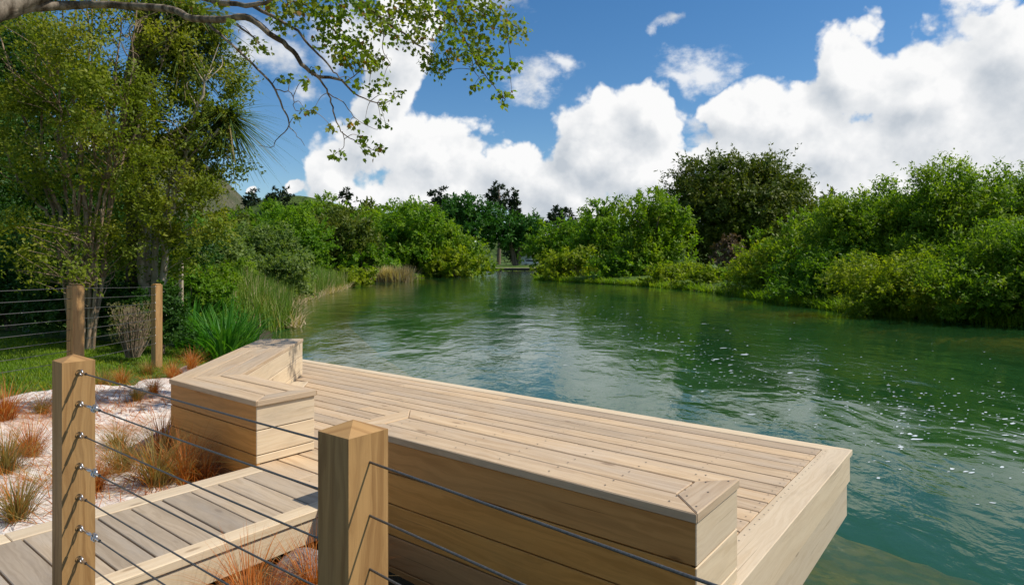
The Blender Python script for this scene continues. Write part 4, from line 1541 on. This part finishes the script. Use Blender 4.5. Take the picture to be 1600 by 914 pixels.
# ------------------------------------------------------------------ near left trees
# overhanging plane tree: trunk outside the frame, limb and boughs reach over the path
YL = 6.6
pl = root('plane_tree', (-7.6, 5.4, 0.8), 'plane tree reaching a pale leafy bough across the top left of the sky', 'tree')
rng = np.random.default_rng(5)
BR = [
    [(-220, 70, .15), (-80, 36, .115), (0, 18, .084), (60, 0, .07), (110, -28, .06), (170, -60, .08)],
    [(-60, 30, .07), (20, 15, .060), (80, 9, .048), (125, 8, .040), (175, 8, .036), (259, 14, .034), (301, 29, .033), (350, 31, .031), (392, 30, .029), (420, 52, .026), (451, 73, .023), (472, 101, .020), (497, 119, .016), (532, 126, .012), (559, 150, .007), (597, 161, .005), (622, 150, .003)],
    [(-60, 40, .12), (40, 0, .09), (150, -35, .06), (315, -2, .028), (350, 5, .024), (395, 9, .020), (437, -4, .014), (520, -30, .010)],
    [(395, 9, .018), (455, 42, .012), (483, 70, .010), (512, 100, .008), (530, 122, .005)],
    [(318, 30, .014), (350, 60, .012), (385, 91, .011), (420, 126, .010), (434, 150, .009), (445, 175, .008), (451, 196, .006), (434, 217, .004), (425, 231, .003), (405, 228, .002)],
    [(451, 196, .004), (462, 210, .003), (476, 228, .002)],
    [(432, 140, .005), (455, 145, .004), (462, 172, .003), (478, 172, .002)],
    [(493, 118, .010), (514, 147, .008), (521, 175, .007), (535, 206, .005), (560, 224, .004), (592, 238, .003)],
    [(535, 206, .004), (537, 228, .003), (522, 242, .002)],
    [(512, 145, .005), (540, 165, .004), (556, 188, .003), (590, 203, .002)],
    [(540, 128, .006), (565, 113, .004), (592, 108, .003), (605, 85, .002)],
    [(437, -4, .012), (480, 10, .010), (530, 55, .007), (560, 70, .005), (590, 92, .003)],
    [(470, -45, .022), (561, 0, .016), (590, 24, .013), (629, 52, .010), (667, 82, .006), (690, 118, .003)],
    [(520, -30, .018), (600, -25, .015), (688, -2, .011), (713, 42, .009), (751, 108, .006), (776, 140, .004), (790, 157, .003)],
    [(600, -25, .013), (700, -15, .010), (760, 22, .007), (815, 46, .004)],
    [(370, 38, .012), (400, 62, .006), (410, 75, .003)],
    [(600, 40, .006), (598, 75, .004), (610, 100, .003)],
    [(735, 80, .005), (740, 110, .004), (755, 132, .002)],
    [(760, 105, .004), (790, 108, .003), (802, 104, .002)],
]
tb = Tubes()
tb.add(smooth_path([(-7.6, 5.4, 0.5), (-7.5, 5.5, 2.5), (-7.2, 5.9, 4.2), tuple(at(-220, 75, YL))], 5), np.linspace(0.34, 0.18, 16), 12)
bp = []
br_all = []
for j, br in enumerate(BR):
    off = 0.35 * math.sin(j * 1.9) if j > 1 else 0.0
    pts = []
    for i, (x, y, rr) in enumerate(br):
        f = i / max(1, len(br) - 1)
        pts.append(tuple(at(x, y, YL + (0.5 * math.sin(x * 0.011) if j < 2 else 0.5 * math.sin(x * 0.011)) + off * f)))
    path = smooth_path(pts, 4)
    rad = np.interp(np.linspace(0, 1, len(path)), np.linspace(0, 1, len(br)), [q[2] for q in br])
    path[1:-1] += rng.normal(0, 0.006, path[1:-1].shape)
    tb.add(path, rad * 1.1, 8)
    bp.append(path)
bpc = np.concatenate(bp)
CL = [(500, 30, 30), (520, 15, 25), (450, 15, 20), (435, 30, 15), (520, 65, 25), (545, 80, 25), (560, 65, 20), (590, 35, 25), (610, 20, 30), (640, 15, 30), (660, 35, 25), (690, 20, 30),
      (720, 15, 30), (740, 35, 25), (700, 60, 25), (740, 60, 20), (770, 25, 25), (790, 45, 25), (810, 48, 14), (730, 85, 25), (755, 95, 20), (760, 75, 20), (780, 110, 12), (802, 105, 12),
      (680, 95, 20), (665, 90, 16), (700, 90, 13), (668, 110, 13), (690, 117, 10), (655, 55, 15), (580, 95, 12), (540, 92, 18), (570, 90, 15), (592, 97, 14), (555, 130, 9), (577, 137, 12),
      (598, 128, 10), (610, 150, 10), (622, 146, 8), (600, 165, 8), (595, 190, 9), (603, 195, 7), (570, 190, 5), (520, 200, 7), (545, 195, 8), (565, 215, 10), (590, 235, 12), (570, 235, 8),
      (530, 240, 8), (520, 242, 6), (475, 170, 7), (490, 172, 7), (465, 185, 6), (476, 125, 9), (490, 110, 8), (405, 70, 11), (415, 78, 7), (365, 40, 8), (375, 75, 5), (440, 125, 6),
      (455, 122, 6), (740, 135, 9), (750, 130, 7), (775, 150, 9), (790, 150, 9), (800, 145, 7), (785, 163, 6), (770, 120, 10), (480, 0, 25), (560, 0, 25), (660, -10, 30), (760, -5, 30), (420, 5, 15),
      (340, 2, 14), (300, 8, 14), (640, 60, 12), (615, 60, 14), (575, 20, 20)]
PP = []
for (x, y, rad) in CL:
    Yc = YL + 0.5 * math.sin(x * 0.011) + rng.normal(0, 0.15)
    c_ = np.array(at(x, y, Yc))
    rw = rad / FPX * YL
    k = np.argmin(np.linalg.norm(bpc - c_, axis=1))
    st = bpc[k]
    if np.linalg.norm(c_ - st) < 1.2:
        midp = (st + c_) / 2 + np.array([0, 0, 0.04])
        tb.add(smooth_path([st, midp, c_], 4), np.linspace(0.004, 0.0018, 9), 5)
    n = max(9, int(rad ** 2 * 0.19))
    PP.append(c_ + rng.normal(0, 1, (n, 3)) * np.array([rw * 0.55, rw * 0.8, rw * 0.5]))
P = np.concatenate(PP)
n = len(P)
tb.build('bough', M_LIMB, pl)
D = unit(rng.normal(0, 0.7, (n, 3)) + np.array([0.35, -0.1, -0.55]))
N = unit(rng.normal(0, 0.6, (n, 3)) + np.array([0.1, -0.3, 0.6]))
sz_ = rng.uniform(0.032, 0.068, n)
leaves('foliage', P, D, N, sz_, sz_ * 0.95, L_PLANE, pl, LOBED)


# twiggy multi-stemmed tree
def twiggy(px, Y, label, stem_px, lobes_px, mat, n_leaf, seed, leaf=0.055, bark_m=M_TWIG, stem_r=0.035, ntw=260, name='multi_stem_tree'):
    rng = np.random.default_rng(seed)
    X = (px - 800) / FPX * Y
    zb = gz(X, Y)
    r = root(name, (X, Y, zb), label, 'tree')
    tb = Tubes()
    allp = []
    for (x0, pts_) in stem_px:
        yy = Y + rng.normal(0, 0.35)
        b_ = np.array(at(x0, 409, Y))
        b_[2] = zb - 0.1
        path = [b_]
        for i, (x, y) in enumerate(pts_):
            path.append(np.array(at(x, y, Y + (yy - Y) * (i + 1) / len(pts_))))
        sp = smooth_path(path, 6)
        sp[1:] += rng.normal(0, 0.02, sp[1:].shape)
        tb.add(sp, np.linspace(stem_r * rng.uniform(0.8, 1.3), stem_r * 0.3, len(sp)), 7)
        allp.append(sp)
    ap = np.concatenate(allp)
    lob = []
    for (x, y, rx, ry) in lobes_px:
        c_ = at(x, y, Y + rng.normal(0, 0.5))
        lob.append((c_.x, c_.y, c_.z, rx / FPX * Y, rx / FPX * Y * 0.9, ry / FPX * Y))
    lob = np.array(lob)
    for _ in range(ntw):
        lo = lob[rng.integers(len(lob))]
        tip = lo[:3] + rdir(rng, 1)[0] * lo[3:6] * rng.uniform(0.3, 1)
        below = ap[(ap[:, 2] < tip[2] - 0.2)]
        if not len(below):
            continue
        k = np.argmin(np.linalg.norm((below - tip) * np.array([1, 1, 0.5]), axis=1))
        st = below[k]
        if np.linalg.norm(st - tip) > 2.4:
            continue
        mid = (st + tip) / 2 + rng.normal(0, 0.08, 3)
        tb.add(smooth_path([st, mid, tip], 4), np.linspace(0.013, 0.004, 9), 5)
    tb.build('trunk', bark_m, r)
    P, D, N = crown_points(rng, lob, n_leaf, 0.28, up=0.35, clumps=15, clump_r=0.15, inner=0.04, zlo=-0.9, lps=8)
    s_ = leaf * rng.uniform(0.7, 1.3, len(P))
    leaves('crown', P, D, N, s_, s_ * 0.5, mat, r)
    return r


twiggy(130, 11.0, 'twiggy multi stemmed tree with bare brown stems and thin olive leaves at the left', [
    (118, [(105, 330), (90, 200), (70, 60), (60, -60)]), (125, [(120, 330), (135, 200), (140, 80), (150, -60)]), (132, [(140, 340), (150, 220), (158, 90), (165, -50)]),
    (140, [(155, 350), (185, 240), (205, 120), (215, -40)]), (120, [(85, 350), (50, 240), (20, 120), (-10, 20)]), (128, [(128, 300), (112, 150), (118, 20), (120, -80)]),
    (118, [(98, 350), (70, 270), (62, 150), (48, 20)]), (136, [(148, 350), (165, 270), (178, 170), (190, 30)]), (126, [(118, 340), (104, 250), (92, 140), (98, -10)]),
    (130, [(134, 330), (126, 240), (146, 150), (134, -20)]), (142, [(168, 350), (178, 280), (172, 180), (150, 60)]), (124, [(108, 390), (60, 320), (28, 280), (5, 230)]),
    (145, [(170, 330), (200, 230), (240, 130), (275, 40)]), (122, [(100, 370), (75, 290), (60, 230), (30, 170)])],
    [(80, 120, 90, 90), (160, 80, 80, 80), (60, 230, 80, 70), (150, 220, 70, 80), (120, 330, 80, 60), (200, 180, 60, 80), (40, 40, 80, 60), (230, 40, 80, 50), (120, 395, 80, 45), (60, 385, 60, 50), (185, 405, 50, 40)],
    L_OLIVE, 33000, 301, leaf=0.066)
twiggy(245, 11.9, 'olive leaved tree with pale forked trunks behind the far fence post', [
    (222, [(222, 380), (215, 300), (225, 180), (250, 60)]), (252, [(258, 380), (268, 330), (290, 240), (320, 130)]), (240, [(242, 390), (258, 340), (270, 280), (340, 200)]),
    (233, [(230, 360), (232, 250), (240, 120), (235, -20)])],
    [(320, 125, 65, 60), (300, 80, 50, 40), (322, 255, 45, 40), (325, 215, 40, 50), (245, 400, 45, 40), (300, 390, 45, 40), (300, 200, 60, 60), (270, 290, 55, 55), (290, 335, 55, 45), (265, 200, 34, 50), (190, 340, 40, 50), (310, 260, 50, 40), (270, 60, 60, 50)],
    L_OLIVE, 32000, 302, leaf=0.07, bark_m=M_PALE, stem_r=0.075, ntw=90, name='forked_tree')

# cabbage tree with strappy heads
Yc = 12.3
X = (217 - 800) / FPX * Yc
zb = gz(X, Yc)
ct = root('cabbage_tree', (X, Yc, zb), 'cabbage tree with a thick dark trunk and strappy drooping heads', 'tree')
tb = Tubes()
tb.add(smooth_path([(X, Yc, zb - 0.2), at(220, 330, Yc), at(208, 180, Yc), at(225, 60, Yc), at(245, -30, Yc)], 6), np.linspace(0.27, 0.17, 25), 12)
tb.add(smooth_path([at(222, 70, Yc), at(255, 50, Yc), at(275, 62, Yc), at(282, 72, Yc)], 5), np.linspace(0.15, 0.08, 16), 9)
tb.add(smooth_path([at(210, 230, Yc), at(270, 215, Yc), at(330, 175, Yc), at(352, 178, Yc)], 5), np.linspace(0.14, 0.07, 16), 9)
tb.build('trunk', bark('cabbage_bark', (0.055, 0.038, 0.022), (0.14, 0.10, 0.06), 7.0), ct)
for (x, y, ln) in ((356, 182, 0.95), (285, 78, 0.95), (250, -40, 0.9), (300, 20, 0.8)):
    c_ = np.array(at(x, y, Yc))
    cnt = 340
    d = rdir(rng, cnt, -0.98, 0.55)
    az = np.arctan2(d[:, 1], d[:, 0])
    P = c_ + d * 0.07
    blades('leaf_head', P, az, np.arccos(np.clip(d[:, 2], -1, 1)), rng.uniform(0.35, 1.05, cnt) * ln, rng.uniform(0.025, 0.042, cnt), rng.uniform(0.2, 1.5, cnt), L_CABB, ct, seg=5)

# dark trees and shrubs behind them
bush('evergreen_tree', 'dark green tree filling the left edge behind the twiggy tree', 'tree', 15, -60, 230, 19, L_EVER, 311, base=0.8, k=9, trunk_r=0.25, lai=5)
bush('evergreen_tree', 'dark green tree cut off by the left edge of the photo', 'tree', -110, 60, 240, 16, L_EVER, 314, base=0.8, k=8, lai=5)
bush('evergreen_tree', 'dark green tree behind the cabbage tree trunk', 'tree', 150, 215, 190, 24, L_EVER, 312, base=0.8, k=8, lai=6)
bush('evergreen_tree', 'shaded dark tree low behind the forked trunks', 'tree', 260, 330, 130, 26, L_EVER, 313, base=0.8, k=7, lai=6)
GU = 'dark shrubs behind the far fence'
bush('garden_shrub', 'dark shrub at the left edge above the lawn', 'shrub', 20, 370, 150, 13.2, L_EVER, 321, GU, base=0.8, k=8)
bush('garden_shrub', 'dark shrub behind the left far fence post', 'shrub', 115, 400, 130, 12.4, L_EVER, 322, GU, base=0.8, k=8)
bush('garden_shrub', 'dark green shrub between the two far fence posts', 'shrub', 190, 425, 110, 12.0, L_EVER, 323, GU, base=0.8, k=8)
bush('garden_shrub', 'low dark shrub at the foot of the pale forked trunks', 'shrub', 252, 445, 80, 11.0, L_EVER, 325, GU, base=0.75, k=7)
bush('garden_shrub', 'bright leafy shrub right of the pale stake', 'shrub', 310, 420, 90, 16.0, L_MID, 324, GU, base=0.7, k=8)

# clipped twiggy shrub
cs = root('clipped_shrub', (at(207, 500, 10.0).x, 10.0, 0.74), 'clipped flat topped twiggy shrub beside the far fence post', 'shrub')
rng = np.random.default_rng(9)
tb = Tubes()
o = np.array(cs.location)
for _ in range(130):
    a = rng.uniform(0, 6.28)
    rr = rng.uniform(0, 0.30)
    h_ = rng.uniform(0.45, 0.80)
    s_ = np.array([math.cos(a) * rr * 0.35, math.sin(a) * rr * 0.35, -0.05])
    e_ = np.array([math.cos(a) * rr * 1.15, math.sin(a) * rr * 1.15, h_])
    mid = s_ * 0.5 + e_ * 0.5 + rng.normal(0, 0.03, 3)
    tb.add(smooth_path([o + s_, o + mid, o + e_], 3), np.linspace(0.009, 0.003, 7), 5)
tb.build('twigs', M_TWIG, cs)
n = 900
a = rng.uniform(0, 6.28, n)
rr = 0.33 * np.sqrt(rng.uniform(0.3, 1, n))
P = np.column_stack([np.cos(a) * rr, np.sin(a) * rr, rng.uniform(0.2, 0.82, n)])
leaves('foliage', P, rng.normal(0, 1, (n, 3)), rng.normal(0, 1, (n, 3)), 0.04, 0.02, leafmat('hedge_leaf', (0.12, 0.12, 0.04), (0.28, 0.25, 0.12), None), cs, local=True)

# stake, bollard and plank landing
T = Timber(71)
p = at(283, 470, 15)
st = root('stake', (p.x, 15, gz(p.x, 15)), 'pale weathered timber stake in the shrubs behind the fence', 'stake')
zt = at(283, 404, 15).z
T.box3(Vector((p.x - .04, 14.96, 0.5)), Vector((.08, 0, 0)), Vector((0, .08, 0)), Vector((0, 0, zt - 0.5)), Vector((0, 0, 1)), 0.006)
T.build('shaft', M_WALK, st)
p = at(41, 440, 13.0)
bo = root('bollard', (p.x, 13.0, 0.75), 'short grey bollard in the shade at the left', 'bollard')
Tubes().add([(p.x, 13, 0.7), (p.x, 13, at(41, 441, 13).z - 0.03), (p.x, 13, at(41, 439, 13).z)], [0.06, 0.06, 0.045], 14).build('shaft', plain('grey_metal', (0.32, 0.36, 0.38), 0.5, 0.2), bo)
Tubes().add([(p.x, 13, at(41, 439, 13).z), (p.x, 13, at(41, 436, 13).z)], [0.07, 0.02], 14).build('cap', plain('grey_cap', (0.38, 0.42, 0.44), 0.5, 0.2), bo)
p = on(373, 484, 0.32)
la = root('plank_landing', (p.x, p.y, 0.0), 'tiny pale plank landing at the water behind the strappy plants', 'landing')
T = Timber(73)
for k in range(4):
    T.box3(Vector((p.x - .34, p.y + .17 * k, 0.29)), Vector((.72, 0, 0)), Vector((0, .155, 0)), Vector((0, 0, .05)), Vector((1, 0, 0)))
T.build('planks', M_TRIM, la)
T = Timber(74)
for dx in (-.28, .25):
    for dy in (.05, .5):
        T.box3(Vector((p.x + dx, p.y + dy, -0.8)), Vector((.08, 0, 0)), Vector((0, .08, 0)), Vector((0, 0, 1.088)), Vector((0, 0, 1)))
T.build('piles', M_DARK, la)

# ------------------------------------------------------------------ far jetty, car, shed
jt = root('jetty', (at(800, 420, 152).x, 152, 0), 'low dark jetty across the far end of the river', 'jetty')
T = Timber(81)
for k in range(12):
    T.box3(Vector((-6.0 + k, 151.0, 0.62)), Vector((.97, 0, 0)), Vector((0, 2.4, 0)), Vector((0, 0, .1)), Vector((0, 1, 0)), 0.01)
T.build('planks', M_TRIM, jt)
T = Timber(82)
T.box3(Vector((-6.0, 151.05, 0.12)), Vector((12, 0, 0)), Vector((0, .2, 0)), Vector((0, 0, .49)), Vector((1, 0, 0)), 0.01)
for k in range(5):
    T.box3(Vector((-5.8 + 2.9 * k, 151.3, -1.5)), Vector((.3, 0, 0)), Vector((0, .3, 0)), Vector((0, 0, 2.1)), Vector((0, 0, 1)), 0.01)
T.build('piles', M_DARK, jt)

M_CAR = plain('silver_paint', (0.62, 0.63, 0.65), 0.3, 0.3, 0.05)
M_GLASS = plain('car_glass', (0.03, 0.035, 0.04), 0.1, 0.0, 0.1, 5, 0.6)
M_TYRE = plain('tyre_rubber', (0.02, 0.02, 0.02), 0.8)
cp = at(829, 416, 170)
car = root('parked_car', (cp.x, 170, gz(cp.x, 170)), 'silver car parked behind the right end of the jetty', 'car')


def profile(name, pts, y0, y1, mat, parent, bev=0.05):
    bm = bmesh.new()
    a = [bm.verts.new((x, y0, z)) for x, z in pts]
    b = [bm.verts.new((x, y1, z)) for x, z in pts]
    n = len(pts)
    bm.faces.new(a)
    bm.faces.new(b[::-1])
    for i in range(n):
        j = (i + 1) % n
        bm.faces.new((a[j], a[i], b[i], b[j]))
    bmesh.ops.recalc_face_normals(bm, faces=bm.faces)
    if bev:
        bmesh.ops.bevel(bm, geom=bm.edges[:], offset=bev, segments=2, affect='EDGES', clamp_overlap=True)
    me = bpy.data.meshes.new(name)
    bm.to_mesh(me)
    bm.free()
    return link(name, me, mat, parent)


profile('body', [(-2.1, .3), (2.1, .3), (2.15, .75), (1.2, .92), (.75, 1.42), (-1.1, 1.46), (-1.9, 1.0), (-2.15, .85)], -.85, .85, M_CAR, car)
profile('side_window', [(-1.5, .98), (1.05, .95), (.7, 1.33), (-1.05, 1.37)], -.865, -.84, M_GLASS, car, 0)
for x in (-1.3, 1.35):
    for y in (-.86, .66):
        o = Tubes().add([(x, y, .32), (x, y + .02, .32), (x, y + .18, .32), (x, y + .2, .32)], [.2, .32, .32, .2], 16).build('wheel', M_TYRE)
        o.parent = car
sp = at(823, 409, 186)
sh = root('garden_shed', (sp.x, 186, gz(sp.x, 186)), 'small pale grey shed half hidden behind the far trees', 'shed')
profile('wall', [(-1.6, -.2), (1.6, -.2), (1.6, 2.3), (0, 3.0), (-1.6, 2.3)], -1.5, 1.5, plain('pale_wall', (0.55, 0.56, 0.57), 0.8), sh, 0)
profile('roof', [(-1.9, 2.22), (0, 3.05), (1.9, 2.22), (1.9, 2.36), (0, 3.2), (-1.9, 2.36)], -1.7, 1.7, plain('grey_roof', (0.2, 0.2, 0.21), 0.7), sh, 0)
profile('door', [(-.5, -.1), (.5, -.1), (.5, 1.95), (-.5, 1.95)], -1.54, -1.505, plain('grey_door', (0.28, 0.29, 0.3), 0.6), sh, 0)

# ------------------------------------------------------------------ foam on the river
rng = np.random.default_rng(12)
path = np.array([(835, 456), (900, 476), (960, 500), (1060, 545), (1150, 568), (1280, 595), (1400, 630), (1500, 655), (1620, 668)], float)
co, fa = [], []
n = 850
for i in range(n):
    t_ = rng.uniform(0, 1) ** 0.8 * (len(path) - 1)
    k = min(int(t_), len(path) - 2)
    p2 = path[k] * (1 - t_ + k) + path[k + 1] * (t_ - k)
    spread = 6 + 5.0 * t_
    if rng.uniform() < 0.12:
        p2 = np.array([rng.uniform(640, 1600), 0])
        p2[1] = rng.uniform(445, 560) if p2[0] < 1000 else rng.uniform(520, 760)
        spread = 5
    cl_ = math.sin(t_ * 9.0 + 2.0 * math.sin(t_ * 23.0))
    py = p2[1] + rng.normal(0, spread) + 4 + 7 * cl_ * (0.3 + t_ / 6)
    px = p2[0] + rng.normal(0, 16) + 10 * cl_
    if py < 440:
        continue
    q = on(px, py, 0.004)
    dist = q.y
    if river_dist(np.array([q.x]), np.array([q.y]))[0] > -0.6:
        continue
    s_ = rng.lognormal(-4.45, 0.5) * (0.65 + dist / 26.0)
    m_ = rng.integers(6, 9)
    base = len(co)
    ph = rng.uniform(0, 6.28)
    for j in range(m_):
        a = j / m_ * 6.283
        rr = s_ * rng.uniform(0.5, 1.15)
        ca, sa = math.cos(a) * 2.0 * rr, math.sin(a) * 0.9 * rr
        co.append((q.x + ca * math.cos(ph * .15) - sa * math.sin(ph * .15), q.y + ca * math.sin(ph * .15) + sa * math.cos(ph * .15), 0.004))
    fa.append(list(range(base, base + m_)))
me = bpy.data.meshes.new('foam')
me.from_pydata(co, [], fa)
me.update()
tag(link('foam', me, plain('foam_white', (0.55, 0.60, 0.60), 0.7)), 'white foam flecks drifting down the river', 'foam', kind='stuff')
